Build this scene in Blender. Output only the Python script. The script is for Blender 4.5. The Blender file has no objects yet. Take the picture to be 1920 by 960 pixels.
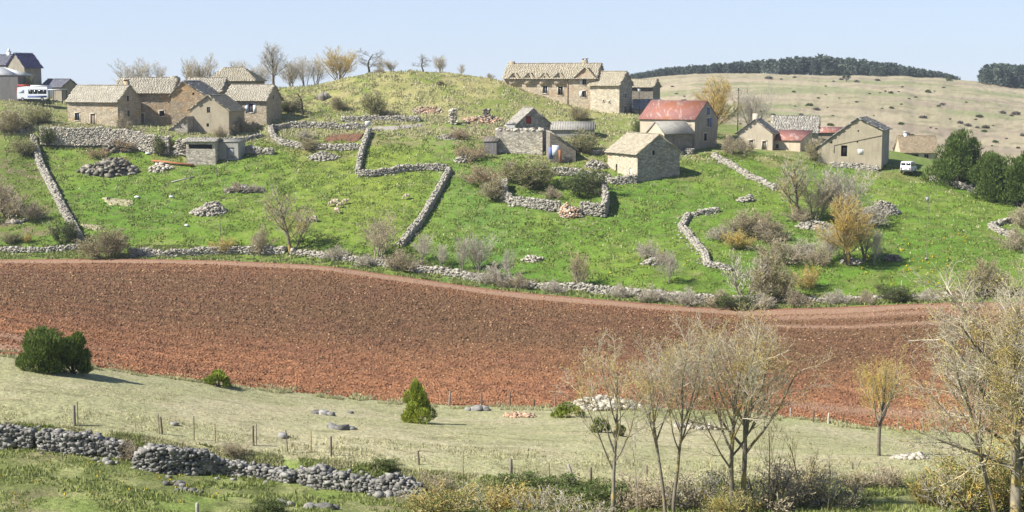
import bpy, math, random
import numpy as np
from mathutils import Vector

# ------------------------------------------------------------------ camera, sky, sun, exposure
S = bpy.context.scene
COL = S.collection
F = 2637.0                       # focal length in pixels of the 1920 px wide photograph
EYE_ROW = 150.0
PITCH = math.atan((480 - EYE_ROW) / F)
cd = bpy.data.cameras.new('camera')
cd.sensor_width = 36.0
cd.lens = 36.0 * F / 1920
cd.clip_start = 0.5
cd.clip_end = 20000
cam = bpy.data.objects.new('camera', cd)
cam.rotation_euler = (math.pi / 2 - PITCH, 0, 0)
COL.objects.link(cam)
S.camera = cam

SUN_EL = math.radians(44)
SUN_H = (-0.94, -0.34)           # horizontal direction towards the sun: left, a little behind the camera
SUN_AZ = math.atan2(SUN_H[0], SUN_H[1])
W = bpy.data.worlds.new('World')
S.world = W
W.use_nodes = True
wn = W.node_tree
sky = wn.nodes.new('ShaderNodeTexSky')
sky.sky_type = 'NISHITA'
sky.sun_disc = False
sky.sun_elevation = SUN_EL
sky.sun_rotation = SUN_AZ
sky.air_density = 0.8
sky.dust_density = 0.0
sky.ozone_density = 6.0
sky.altitude = 800
bg = wn.nodes['Background']
bg.inputs['Strength'].default_value = 0.069
veil = wn.nodes.new('ShaderNodeMix')             # thin spring haze whitening the whole sky
veil.data_type = 'RGBA'
gen = wn.nodes.new('ShaderNodeTexCoord')
sep = wn.nodes.new('ShaderNodeSeparateXYZ')
wn.links.new(gen.outputs['Generated'], sep.inputs[0])
vr = wn.nodes.new('ShaderNodeMapRange')           # the whitening is thickest low in the sky
vr.inputs[1].default_value, vr.inputs[2].default_value = 0.0, 0.55
vr.inputs[3].default_value, vr.inputs[4].default_value = 0.78, 0.05
wn.links.new(sep.outputs[2], vr.inputs[0])
wn.links.new(vr.outputs[0], veil.inputs[0])
veil.inputs[7].default_value = (4.75, 5.35, 6.5, 1)
wn.links.new(sky.outputs[0], veil.inputs[6])
wn.links.new(veil.outputs[2], bg.inputs[0])
sd = bpy.data.lights.new('sun', 'SUN')
sd.energy = 4.4
sd.angle = math.radians(0.5)
sd.color = (1.0, 0.955, 0.87)
so = bpy.data.objects.new('sun', sd)
so.rotation_euler = Vector((SUN_H[0] * math.cos(SUN_EL), SUN_H[1] * math.cos(SUN_EL), math.sin(SUN_EL))).to_track_quat('Z', 'Y').to_euler()
so.location = (-60, -20, 60)
COL.objects.link(so)
S.view_settings.view_transform = 'Standard'
S.view_settings.look = 'None'
S.view_settings.gamma = 1.0
S.view_settings.use_curve_mapping = False
S.view_settings.exposure = 1.08
S.render.engine = 'CYCLES'
S.cycles.use_denoising = True
S.cycles.denoiser = 'OPENIMAGEDENOISE'
S.cycles.denoising_input_passes = 'RGB_ALBEDO_NORMAL'
S.cycles.denoising_prefilter = 'ACCURATE'
S.cycles.max_bounces = 5
S.cycles.transparent_max_bounces = 4

rng = np.random.default_rng(7)
random.seed(7)

# ------------------------------------------------------------------ helpers
CP, SP = math.cos(PITCH), math.sin(PITCH)

def ray(u, v):
    a, b = (u - 960) / F, (480 - v) / F
    return np.array([a, CP + b * SP, -SP + b * CP])

def at(u, v, D):
    r = ray(u, v)
    return r * (D / r[1])

def hsh(ix, iy, seed):
    h = np.sin(ix * 127.1 + iy * 311.7 + seed * 74.7) * 43758.5453
    return h - np.floor(h)

def vnoise(x, y, seed=0):
    ix, iy = np.floor(x), np.floor(y)
    fx, fy = x - ix, y - iy
    fx = fx * fx * (3 - 2 * fx)
    fy = fy * fy * (3 - 2 * fy)
    a, b = hsh(ix, iy, seed), hsh(ix + 1, iy, seed)
    c, d = hsh(ix, iy + 1, seed), hsh(ix + 1, iy + 1, seed)
    return (a + (b - a) * fx) * (1 - fy) + (c + (d - c) * fx) * fy

def fbm(x, y, seed=0, oct=3):
    t, a, n = 0, 1.0, 0
    for k in range(oct):
        t = t + a * vnoise(x * 2 ** k, y * 2 ** k, seed + k * 3.1)
        n += a
        a *= .5
    return t / n

def sstep(a, b, x):
    t = np.clip((x - a) / (b - a), 0, 1)
    return t * t * (3 - 2 * t)

class MB:
    """Collects pieces and links them as ONE mesh object."""
    def __init__(s):
        s.v, s.f, s.n = [], {3: [], 4: []}, 0
        s.m, s.t = {3: [], 4: []}, []
    def add(s, v, f, mat=0, tint=None):
        v = np.asarray(v, float).reshape(-1, 3)
        f = np.asarray(f, np.int64)
        s.v.append(v)
        k = f.shape[1]
        s.f[k].append(f + s.n)
        s.m[k].append(np.full(len(f), mat) if np.isscalar(mat) else np.asarray(mat))
        if tint is None:
            tint = rng.random() * .5 + .25
        s.t.append(np.full(len(v), tint) if np.isscalar(tint) else np.asarray(tint).ravel())
        s.n += len(v)
    def box(s, c, size, yaw=0, mat=0, tint=None, tilt=0):
        x, y, z = [q / 2 for q in size]
        b = np.array([[-x, -y, -z], [x, -y, -z], [x, y, -z], [-x, y, -z], [-x, -y, z], [x, -y, z], [x, y, z], [-x, y, z]])
        if tilt:
            ct, st = math.cos(tilt), math.sin(tilt)
            b = np.stack([b[:, 0] * ct - b[:, 2] * st, b[:, 1], b[:, 0] * st + b[:, 2] * ct], 1)
        cy, sy = math.cos(yaw), math.sin(yaw)
        b = np.stack([b[:, 0] * cy - b[:, 1] * sy, b[:, 0] * sy + b[:, 1] * cy, b[:, 2]], 1) + np.array(c)
        s.add(b, BOXF, mat, tint)
    def build(s, name, mats, parent=None, origin=None, smooth=False, col=None):
        v = np.concatenate(s.v) if s.v else np.zeros((0, 3))
        if origin is not None:
            v = v - np.array(origin)
        me = bpy.data.meshes.new(name)
        F3 = np.concatenate(s.f[3]) if s.f[3] else np.zeros((0, 3), np.int64)
        F4 = np.concatenate(s.f[4]) if s.f[4] else np.zeros((0, 4), np.int64)
        nl = F3.size + F4.size
        me.vertices.add(len(v))
        me.vertices.foreach_set('co', v.astype(np.float32).ravel())
        me.loops.add(nl)
        me.loops.foreach_set('vertex_index', np.concatenate([F3.ravel(), F4.ravel()]).astype(np.int32))
        me.polygons.add(len(F3) + len(F4))
        st = np.concatenate([np.arange(len(F3)) * 3, F3.size + np.arange(len(F4)) * 4]).astype(np.int32)
        me.polygons.foreach_set('loop_start', st)
        mi = np.concatenate([np.concatenate(s.m[k]) if s.m[k] else np.zeros(0) for k in (3, 4)]).astype(np.int32)
        if not isinstance(mats, (list, tuple)):
            mats = [mats]
        for m in mats:
            me.materials.append(m)
        me.polygons.foreach_set('material_index', mi)
        if smooth:
            me.polygons.foreach_set('use_smooth', np.ones(len(mi), bool))
        a = me.attributes.new('tint', 'FLOAT', 'POINT')
        a.data.foreach_set('value', np.concatenate(s.t).astype(np.float32))
        if col is not None:
            a = me.attributes.new('Col', 'FLOAT_COLOR', 'POINT')
            a.data.foreach_set('color', np.concatenate([col, np.ones((len(col), 1))], 1).astype(np.float32).ravel())
        me.update(calc_edges=True)
        me.validate()
        o = bpy.data.objects.new(name, me)
        if origin is not None:
            o.location = origin
        COL.objects.link(o)
        if parent is not None:
            o.parent = parent
        return o

BOXF = np.array([[0, 3, 2, 1], [4, 5, 6, 7], [0, 1, 5, 4], [1, 2, 6, 5], [2, 3, 7, 6], [3, 0, 4, 7]])

def tag(o, label, cat, group=None, kind=None):
    o['label'] = label
    o['category'] = cat
    if group: o['group'] = group
    if kind: o['kind'] = kind
    return o

def empty(name, loc, rz=0):
    o = bpy.data.objects.new(name, None)
    o.location = loc
    o.rotation_euler = (0, 0, rz)
    o.empty_display_size = .5
    COL.objects.link(o)
    return o

# ------------------------------------------------------------------ materials
def nodes(name):
    m = bpy.data.materials.new(name)
    m.use_nodes = True
    nt = m.node_tree
    b = nt.nodes['Principled BSDF']
    b.inputs['Specular IOR Level'].default_value = .25
    return m, nt, b

def rgb(c): return (c[0], c[1], c[2], 1)

def mixc(nt, fac, a, b, blend='MIX'):
    n = nt.nodes.new('ShaderNodeMix')
    n.data_type = 'RGBA'
    n.blend_type = blend
    for i, val in ((0, fac), (6, a), (7, b)):
        if hasattr(val, 'is_linked'): nt.links.new(val, n.inputs[i])
        elif i == 0: n.inputs[i].default_value = val
        else: n.inputs[i].default_value = rgb(val)
    return n.outputs[2]

def noise(nt, vec, scale, detail=3, lo=.35, hi=.65, rough=.6):
    n = nt.nodes.new('ShaderNodeTexNoise')
    n.inputs['Scale'].default_value = scale
    n.inputs['Detail'].default_value = detail
    n.inputs['Roughness'].default_value = rough
    nt.links.new(vec, n.inputs['Vector'])
    r = nt.nodes.new('ShaderNodeMapRange')
    r.inputs[1].default_value, r.inputs[2].default_value = lo, hi
    nt.links.new(n.outputs[0], r.inputs[0])
    return r.outputs[0]

def math_n(nt, op, a, b):
    n = nt.nodes.new('ShaderNodeMath')
    n.operation = op
    for i, val in ((0, a), (1, b)):
        if hasattr(val, 'is_linked'): nt.links.new(val, n.inputs[i])
        else: n.inputs[i].default_value = val
    return n.outputs[0]

def attr(nt, name):
    n = nt.nodes.new('ShaderNodeAttribute')
    n.attribute_name = name
    return n

def posv(nt, scale=None):
    g = nt.nodes.new('ShaderNodeNewGeometry')
    if scale is None: return g.outputs['Position']
    m = nt.nodes.new('ShaderNodeMapping')
    m.inputs['Scale'].default_value = scale
    nt.links.new(g.outputs['Position'], m.inputs['Vector'])
    return m.outputs[0]

def tintmul(nt, col, lo, hi):
    t = attr(nt, 'tint').outputs['Fac']
    r = nt.nodes.new('ShaderNodeMapRange')
    r.inputs[3].default_value, r.inputs[4].default_value = lo, hi
    nt.links.new(t, r.inputs[0])
    return mixc(nt, 1.0, col, r.outputs[0], 'MULTIPLY')

def bump(nt, b, h, strength, dist):
    n = nt.nodes.new('ShaderNodeBump')
    n.inputs['Strength'].default_value = strength
    n.inputs['Distance'].default_value = dist
    nt.links.new(h, n.inputs['Height'])
    nt.links.new(n.outputs[0], b.inputs['Normal'])

def mk(name, c1, c2, scale=2.0, c3=None, s3=.6, t3=(.55, .7), tint=(.7, 1.3), rough=.9, bs=None, bd=.03, stretch=None):
    m, nt, b = nodes(name)
    p = posv(nt, stretch)
    c = mixc(nt, noise(nt, p, scale), c1, c2)
    if c3 is not None:
        c = mixc(nt, noise(nt, p, s3, 4, *t3), c, c3)
    if tint: c = tintmul(nt, c, *tint)
    nt.links.new(c, b.inputs['Base Color'])
    b.inputs['Roughness'].default_value = rough
    if bs: bump(nt, b, noise(nt, p, bs, 4, 0, 1), .8, bd)
    return m

def masonry(name, c1, c2, c3=None, s3=.35, t3=(.5, .68), joint=(.13, .11, .085), sc=2.6, jw=.05, lo=.78, hi=1.18):
    """Coursed rubble: cells of stone with darker joints and stains of their own shape."""
    m, nt, b = nodes(name)
    p = posv(nt, (1, 1, 1.75))
    vor = nt.nodes.new('ShaderNodeTexVoronoi')
    vor.inputs['Scale'].default_value = sc
    nt.links.new(p, vor.inputs['Vector'])
    ve = nt.nodes.new('ShaderNodeTexVoronoi')
    ve.feature = 'DISTANCE_TO_EDGE'
    ve.inputs['Scale'].default_value = sc
    nt.links.new(p, ve.inputs['Vector'])
    c = mixc(nt, noise(nt, p, .9), c1, c2)
    if c3 is not None:
        c = mixc(nt, noise(nt, p, s3, 5, *t3), c, c3)
    sx = nt.nodes.new('ShaderNodeSeparateColor')
    nt.links.new(vor.outputs['Color'], sx.inputs[0])
    r = nt.nodes.new('ShaderNodeMapRange')
    r.inputs[3].default_value, r.inputs[4].default_value = lo, hi
    nt.links.new(sx.outputs[0], r.inputs[0])
    c = mixc(nt, 1.0, c, r.outputs[0], 'MULTIPLY')
    e = nt.nodes.new('ShaderNodeMapRange')
    e.inputs[1].default_value, e.inputs[2].default_value = 0, jw
    nt.links.new(ve.outputs['Distance'], e.inputs[0])
    c = mixc(nt, e.outputs[0], joint, c)
    nt.links.new(c, b.inputs['Base Color'])
    b.inputs['Roughness'].default_value = .95
    h = math_n(nt, 'ADD', math_n(nt, 'MULTIPLY', e.outputs[0], .7), noise(nt, p, 7, 3, 0, 1))
    bump(nt, b, h, 1.0, .05)
    return m

M = {}
M['stone'] = mk('limestone', (.39, .36, .295), (.31, .288, .242), 1.6, (.23, .21, .175), 3.5, (.55, .75), (.7, 1.25), bs=9)
M['stone_fg'] = mk('grey_limestone', (.29, .278, .25), (.18, .172, .156), 1.8, (.10, .095, .085), 4.5, (.5, .7), (.55, 1.4), bs=12, bd=.04)
M['stone_red'] = mk('fresh_rubble', (.47, .36, .26), (.42, .25, .15), 1.2, (.30, .14, .07), 1.0, (.55, .7), (.6, 1.35), bs=9)
M['stone_pale'] = mk('pale_rubble', (.50, .46, .38), (.38, .34, .27), 1.6, None, 1, tint=(.6, 1.3), bs=9)
M['rock'] = mk('weathered_rock', (.30, .275, .225), (.19, .172, .14), .9, (.10, .088, .065), 1.6, (.46, .62), (.6, 1.35), bs=6, bd=.06)
M['slab'] = mk('roof_slab_stone', (.40, .365, .29), (.335, .305, .24), .8, (.33, .285, .19), .5, (.58, .75), (.84, 1.14), bs=8)
M['slab_grey'] = mk('grey_roof_slab_stone', (.37, .345, .295), (.29, .27, .235), .8, (.44, .41, .35), .7, (.55, .7), (.72, 1.22), bs=8)
M['slab_tan'] = mk('lichen_roof_slab_stone', (.40, .355, .265), (.345, .305, .225), .8, (.37, .30, .18), .6, (.6, .75), (.84, 1.14), bs=8)
M['slate'] = mk('slate', (.115, .115, .15), (.15, .15, .18), 1.2, tint=(.75, 1.25), rough=.55)
M['slate_purple'] = mk('purple_slate', (.10, .085, .17), (.13, .115, .20), 1.2, tint=(.75, 1.25), rough=.5)
M['slate_pale'] = mk('pale_slate', (.30, .30, .31), (.22, .22, .24), 1.5, tint=(.7, 1.3), rough=.6)
M['wall_tan'] = masonry('tan_rubble_masonry', (.49, .415, .30), (.41, .345, .245), (.50, .33, .14), .30, (.56, .72))
M['wall_ochre'] = masonry('ochre_rubble_masonry', (.40, .325, .225), (.33, .265, .19), (.43, .29, .15), .22, (.46, .64), (.17, .14, .10), 2.2, .07)
M['wall_grey'] = masonry('grey_rubble_masonry', (.40, .37, .31), (.33, .30, .25), (.42, .345, .24), .3, (.58, .72), (.17, .145, .11), 2.1, .06, .66, 1.26)
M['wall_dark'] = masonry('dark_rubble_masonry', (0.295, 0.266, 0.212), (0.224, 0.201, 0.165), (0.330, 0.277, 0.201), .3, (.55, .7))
M['wall_pale'] = masonry('pale_rubble_masonry', (.58, .51, .385), (.51, .445, .33), (.54, .40, .22), .25, (.6, .74), (.3, .25, .18))
M['wall_ruin'] = masonry('rough_pale_masonry', (.54, .49, .395), (.45, .405, .325), (.50, .39, .24), .3, (.6, .74), (.22, .19, .15), 1.7, .07, .6, 1.3)
M['wall_rust'] = masonry('rust_stained_masonry', (.56, .465, .335), (.49, .405, .29), (.55, .34, .20), .2, (.52, .68), (.3, .24, .17))
def render_mat(name, c1, c2, c3, streak=True):
    m, nt, b = nodes(name)
    p = posv(nt)
    c = mixc(nt, noise(nt, p, .55, 5), c1, c2)
    c = mixc(nt, noise(nt, posv(nt, (2.2, 2.2, .25)), 1.0, 4, .52, .75), c, c3)
    c = mixc(nt, noise(nt, p, 9, 3, .3, .7), c, mixc(nt, 1.0, c, (.8, .78, .75), 'MULTIPLY'))
    nt.links.new(c, b.inputs['Base Color'])
    b.inputs['Roughness'].default_value = .92
    bump(nt, b, noise(nt, p, 6, 4, 0, 1), .5, .02)
    return m
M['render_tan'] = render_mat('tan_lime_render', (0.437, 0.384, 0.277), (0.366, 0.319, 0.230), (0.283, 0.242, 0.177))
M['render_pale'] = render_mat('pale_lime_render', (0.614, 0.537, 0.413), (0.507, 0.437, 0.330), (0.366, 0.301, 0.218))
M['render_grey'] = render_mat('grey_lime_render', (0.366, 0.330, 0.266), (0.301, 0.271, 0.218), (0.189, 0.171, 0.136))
M['concrete'] = render_mat('concrete', (.40, .385, .345), (.33, .315, .285), (.25, .235, .21))
M['surround'] = mk('dressed_stone', (.52, .46, .36), (.44, .39, .31), 2, tint=(.85, 1.1))
M['white'] = mk('white_paint', (.72, .73, .74), (.64, .65, .66), 3, tint=(.9, 1.05), rough=.5)
M['white_panel'] = mk('whitewashed_panel', (.72, .69, .62), (.60, .57, .50), 2, tint=(.9, 1.05), rough=.8)
M['blue_paint'] = mk('blue_paint', (.10, .13, .30), (.14, .17, .34), 2, tint=(.9, 1.1), rough=.6)
M['pale_blue'] = mk('pale_blue_paint', (.45, .52, .66), (.38, .45, .60), 2, tint=(.9, 1.1), rough=.6)
M['red_paint'] = mk('red_paint', (.35, .045, .035), (.28, .04, .03), 2, tint=(.9, 1.1), rough=.6)
M['wood'] = mk('weathered_wood', (.22, .18, .135), (.15, .12, .09), 4, tint=(.7, 1.25), stretch=(6, 6, .6))
M['wood_grey'] = mk('grey_weathered_wood', (.24, .215, .18), (.16, .14, .115), 4, tint=(.6, 1.3), stretch=(6, 6, .6))
M['wood_pale'] = mk('pale_split_wood', (.46, .43, .37), (.36, .33, .28), 4, tint=(.8, 1.15))
M['wood_red'] = mk('reddish_timber', (.38, .17, .08), (.30, .13, .07), 4, tint=(.8, 1.2))
M['plank'] = mk('grey_planks', (.15, .145, .14), (.21, .2, .19), 1.5, tint=(.7, 1.2), stretch=(5, 5, .3))
M['metal'] = mk('galvanised_metal', (.34, .34, .34), (.26, .26, .265), 3, tint=(.85, 1.1), rough=.5)
M['joint'] = mk('shadowed_wall_core', (.10, .092, .078), (.075, .07, .06), 2, tint=None)  # darkness of the gaps between stones, put into the core colour
M['dark'] = mk('dark_interior', (.012, .011, .01), (.02, .018, .016), 2, tint=None)  # near-black colour stands in for unlit insides
M['tyre'] = mk('tyre_rubber', (.02, .02, .02), (.03, .03, .03), 3, tint=None)
M['tile'] = mk('old_clay_tile', (.40, .315, .21), (.33, .255, .17), 1.0, (.30, .22, .12), .7, (.55, .7), (.75, 1.2), bs=6)
M['sheet'] = mk('corrugated_cement_sheet', (.34, .325, .285), (.28, .265, .235), 1.0, (.23, .215, .185), 1.5, (.5, .7), (.92, 1.08))
m, nt, b = nodes('window_glass')
b.inputs['Base Color'].default_value = (.02, .023, .027, 1)
b.inputs['Roughness'].default_value = .12
b.inputs['Specular IOR Level'].default_value = .5
M['glass'] = m
# red painted sheet metal with bare and rusty streaks that run down the slope
m, nt, b = nodes('rusty_red_sheet_metal')
p = posv(nt)
c = mixc(nt, noise(nt, p, .8, 4), (.36, .175, .145), (.30, .135, .115))
c = mixc(nt, noise(nt, posv(nt, (1.6, .35, .5)), 1.1, 5, .54, .62), c, (.45, .34, .29))
c = mixc(nt, noise(nt, p, .35, 4, .5, .66), c, (.36, .145, .075))
nt.links.new(tintmul(nt, c, .85, 1.15), b.inputs['Base Color'])
b.inputs['Roughness'].default_value = .6
M['red_sheet'] = m

def bark(name, c1, c2, lich, amt=(.5, .62), sc=2.5, tint=(.75, 1.25)):
    return mk(name, c1, c2, sc, lich, sc * .55, amt, tint, bs=12, bd=.02)
M['bark'] = bark('ash_bark', (.15, .13, .10), (.095, .083, .065), (.30, .21, .06), (.50, .62))
M['bark_near'] = bark('mossy_ash_bark', (.25, .22, .17), (.16, .138, .105), (.38, .29, .10), (.52, .66), 2.0)
M['bark_pale'] = bark('pale_bark', (.27, .24, .19), (.20, .18, .14), (.30, .23, .10), (.52, .64))
M['bark_dark'] = bark('dark_bark', (.075, .065, .05), (.05, .043, .034), (.17, .12, .04), (.55, .68))
M['twig'] = bark('pale_twigs', (.52, .47, .36), (.40, .35, .26), (.46, .35, .12), (.5, .62), .9)
M['twig_ochre'] = bark('lichen_covered_twigs', (.52, .395, .14), (.48, .40, .22), (.55, .38, .08), (.46, .6), 1.0)
M['twig_brown'] = bark('brown_twigs', (.45, .385, .275), (.36, .305, .215), (.45, .375, .20), (.52, .66), 1.2)
M['twig_grey'] = bark('grey_twigs', (.52, .47, .385), (.43, .39, .32), (.50, .43, .27), (.55, .68), 1.2)
M['twig_dark'] = bark('dark_twigs', (.20, .17, .125), (.15, .13, .10), (.26, .21, .11), (.55, .68), 1.2)

def leaf(name, c1, c2, tint=(.55, 1.4), sc=1.2):
    m, nt, b = nodes(name)
    p = posv(nt)
    c = mixc(nt, noise(nt, p, sc), c1, c2)
    c = tintmul(nt, c, *tint)
    nt.links.new(c, b.inputs['Base Color'])
    b.inputs['Roughness'].default_value = .7
    tr = nt.nodes.new('ShaderNodeBsdfTranslucent')
    nt.links.new(c, tr.inputs[0])
    mx = nt.nodes.new('ShaderNodeMixShader')
    mx.inputs[0].default_value = .25
    nt.links.new(b.outputs[0], mx.inputs[1])
    nt.links.new(tr.outputs[0], mx.inputs[2])
    nt.links.new(mx.outputs[0], nt.nodes['Material Output'].inputs[0])
    return m
M['juniper'] = leaf('juniper_needles', (.15, .205, .045), (.10, .145, .03), (.45, 1.5))
M['juniper_yellow'] = leaf('yellow_green_needles', (.36, .40, .055), (.22, .28, .04))
M['conifer'] = leaf('dark_conifer_needles', (.065, .115, .028), (.105, .15, .03))
M['pine'] = leaf('hazed_pine_needles', (.075, .105, .082), (.105, .13, .095), (.6, 1.4), .05)  # lightened and blued, so part of the distance haze is in the colour
M['leaf_olive'] = leaf('olive_buds', (.30, .275, .10), (.22, .22, .075))
M['leaf_green'] = leaf('young_green_leaves', (.25, .27, .075), (.17, .205, .05))
M['leaf_brown'] = leaf('dry_brown_leaves', (.42, .345, .225), (.33, .27, .175))
M['leaf_red'] = leaf('reddish_bramble_leaves', (.36, .20, .10), (.30, .22, .12))
M['leaf_ochre'] = leaf('ochre_buds', (.45, .375, .12), (.38, .34, .13))
M['leaf_grey'] = leaf('dry_grey_stalks', (.46, .42, .31), (.37, .335, .24))
M['leaf_dark'] = leaf('dark_ivy_leaves', (.085, .12, .03), (.12, .16, .042))
M['grass_dry'] = leaf('dry_grass_blades', (.46, .43, .26), (.38, .375, .19), (.8, 1.2))
M['grass_green'] = leaf('green_grass_blades', (.23, .28, .075), (.29, .31, .12), (.7, 1.25))
M['flower'] = mk('yellow_petals', (.65, .48, .02), (.6, .42, .02), 2, tint=(.8, 1.1))
M['wool'] = mk('sheep_wool', (.55, .455, .33), (.46, .37, .26), 3, tint=None)
M['bud_near'] = leaf('yellow_green_buds', (.50, .45, .10), (.42, .40, .13))
M['grass_pasture'] = leaf('pasture_grass_blades', (.18, .25, .048), (.235, .275, .07), (.65, 1.25))
# ------------------------------------------------------------------ terrain: guide lines (column, row, distance) across the valley
UU = np.arange(-1200, 3140, 20.0)

def smooth(a, sg):
    if sg <= 0: return a
    k = np.exp(-.5 * (np.arange(-12, 13) * 20.0 / sg) ** 2)
    k /= k.sum()
    return np.convolve(np.pad(a, 12, mode='edge'), k, 'valid')

LINES = []   # each: theta, Y, Z arrays
def line(p, sg=30):
    p = np.array(p, float)
    v, d = smooth(np.interp(UU, p[:, 0], p[:, 1]), sg), smooth(np.interp(UU, p[:, 0], p[:, 2]), sg)
    a, b = (UU - 960) / F, (480 - v) / F
    ry = CP + b * SP
    X, Z = a * d / ry, (-SP + b * CP) * d / ry
    LINES.append((X / d, d, Z))
def wline(p, sg=60):                # given straight as (column, distance, height)
    p = np.array(p, float)
    d, z = smooth(np.interp(UU, p[:, 0], p[:, 1]), sg), smooth(np.interp(UU, p[:, 0], p[:, 2]), sg)
    LINES.append(((UU - 960) / F, d, z))

for Y, Z in ((1, -1.75), (12, -6.2), (30, -12.6), (45, -16.2)):
    wline([(0, Y, Z), (1920, Y, Z)])
line([(0, 975, 60), (1920, 975, 60)])                                                                     # 4 bottom of the picture
line([(0, 838, 72), (235, 858, 72), (420, 887, 72), (550, 902, 71.5), (700, 920, 70.5), (790, 928, 70), (900, 935, 69),
      (1000, 938, 68.5), (1200, 935, 68), (1500, 925, 68), (1700, 915, 69), (1920, 905, 70)])             # 5 foot of the near bank
line([(0, 790, 73.8), (100, 797, 73.8), (235, 812, 73.8), (420, 838, 73.8), (550, 857, 73.3), (700, 870, 72.3), (800, 880, 72),
      (960, 893, 71.4), (1100, 905, 71), (1300, 908, 70.8), (1500, 898, 71.2), (1700, 890, 72), (1920, 882, 73)])  # 6 its top
line([(0, 662, 95), (60, 673, 95), (165, 685, 96), (240, 698, 98), (380, 714, 100), (480, 727, 102), (620, 741, 104),
      (740, 753, 105), (850, 761, 105), (1000, 764, 105), (1150, 762, 105), (1300, 767, 105), (1500, 785, 104), (1600, 797, 104),
      (1700, 806, 104), (1800, 811, 104), (1920, 816, 104)])                                              # 7 near edge of the field
line([(0, 487, 200), (200, 485, 200), (400, 488, 199), (600, 497, 196), (700, 511, 193), (800, 525, 190), (900, 540, 187),
      (1000, 551, 184), (1100, 559, 181), (1200, 568, 178), (1300, 575, 176), (1400, 580, 175), (1550, 577, 175), (1700, 570, 175),
      (1800, 568, 175), (1920, 566, 175)])                                                                # 8 far edge of the field
line([(0, 475, 205), (200, 474, 205), (300, 478, 204), (450, 475, 204), (600, 481, 201), (700, 491, 198), (780, 506, 195),
      (880, 521, 192), (1000, 540, 188), (1100, 546, 186), (1200, 556, 182), (1350, 569, 179), (1500, 568, 179), (1700, 562, 179),
      (1920, 556, 179)])                                                                                  # 9 foot of the hedgerow wall
line([(0, 461, 207), (200, 460, 207), (400, 461, 206), (600, 467, 203), (700, 478, 200), (780, 492, 197), (900, 510, 194),
      (1000, 527, 190), (1100, 534, 188), (1200, 543, 184), (1350, 556, 181), (1500, 555, 181), (1700, 549, 181), (1920, 540, 181)])  # 10
line([(0, 380, 224), (300, 370, 226), (600, 368, 226), (900, 400, 217), (1200, 425, 211), (1350, 420, 211), (1500, 420, 211),
      (1700, 428, 209), (1920, 455, 202)])                                                                # 11 middle of the pasture
line([(0, 280, 246), (70, 282, 249), (190, 280, 250), (310, 289, 249), (380, 312, 243), (450, 295, 246), (560, 287, 247),
      (700, 282, 247), (900, 292, 245), (1000, 312, 240), (1140, 335, 233.5), (1280, 338, 233), (1350, 296, 246), (1550, 314, 244),
      (1690, 324, 241), (1800, 345, 236), (1920, 388, 224)], 20)                                          # 12 foot of the terraces
line([(0, 240, 258), (70, 245, 252.5), (190, 243, 252.5), (310, 252, 252), (380, 258, 253), (450, 255, 256), (560, 243, 260),
      (700, 238, 262), (850, 238, 262), (1000, 256, 257), (1100, 268, 254), (1200, 283, 251), (1350, 282, 251), (1550, 296, 250),
      (1690, 312, 246), (1800, 337, 239), (1920, 381, 227)], 20)                                          # 13 top of the terraces
line([(0, 195, 272), (60, 193, 273), (110, 234, 257.5), (250, 233, 263), (450, 236, 265), (520, 228, 267), (560, 218, 270),
      (640, 216, 271), (800, 216, 270), (900, 224, 268), (960, 232, 266), (1050, 222, 272), (1120, 216, 277), (1200, 216, 280),
      (1250, 232, 272), (1310, 272, 259), (1450, 274, 262), (1550, 282, 260), (1690, 300, 256), (1800, 326, 247), (1920, 372, 233)], 20)  # 14
line([(0, 180, 290), (110, 192, 287), (250, 186, 290), (400, 178, 294), (520, 166, 296), (580, 163, 294), (640, 148, 293),
      (700, 136, 293), (780, 132, 293), (850, 138, 294), (900, 143, 294), (950, 152, 293), (1000, 168, 296), (1100, 190, 300),
      (1200, 207, 300), (1250, 216, 300), (1300, 228, 300), (1400, 236, 295), (1550, 262, 290), (1690, 286, 283), (1800, 312, 268),
      (1920, 362, 248)], 25)                                                                              # 15 crest
wline([(0, 320, -5), (400, 322, -4.5), (640, 322, -1.5), (780, 322, 0), (950, 322, -2), (1100, 325, -7), (1300, 325, -11), (1600, 320, -18), (1920, 300, -26)])   # 16
wline([(0, 400, -14), (900, 400, -14), (1300, 400, -18), (1920, 400, -26)])                               # 17
wline([(0, 560, -22), (1000, 560, -22), (1200, 560, -14), (1400, 560, -12), (1700, 560, -16), (1920, 560, -21), (2200, 560, -23)])        # 18
wline([(0, 1000, -30), (950, 1000, -22), (1100, 1000, -7), (1180, 1000, 1.5), (1300, 1000, 4.6), (1420, 1000, 5), (1500, 1000, 3.0), (1640, 1000, 2.8),
       (1780, 1000, 2.2), (1840, 1000, -1.5), (1920, 1000, -6.5), (2200, 1000, -7)])                           # 19 far ridge
wline([(0, 1400, -40), (950, 1400, -30), (1300, 1400, -8), (1920, 1400, -18), (2300, 1400, -20)])         # 20
wline([(0, 1650, -50), (1920, 1650, -50)])                                                                # 21
NL = len(LINES)
TH = np.linspace(-.80, .80, 1601)
LY = np.array([np.interp(TH, t, y) for t, y, z in LINES])
LZ = np.array([np.interp(TH, t, z) for t, y, z in LINES])
AMP = np.array([.1, .2, .2, .2, .16, .2, .12, .05, .03, .1, .1, .28, .3, .15, .22, .35, .4, .4, .8, 1.2, 1, 1])

def lines_at(th):
    i = np.clip((th + .8) / 1.6 * 1600, 0, 1599.999)
    k = i.astype(int)
    f = i - k
    return LY[:, k] * (1 - f) + LY[:, k + 1] * f, LZ[:, k] * (1 - f) + LZ[:, k + 1] * f

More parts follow.
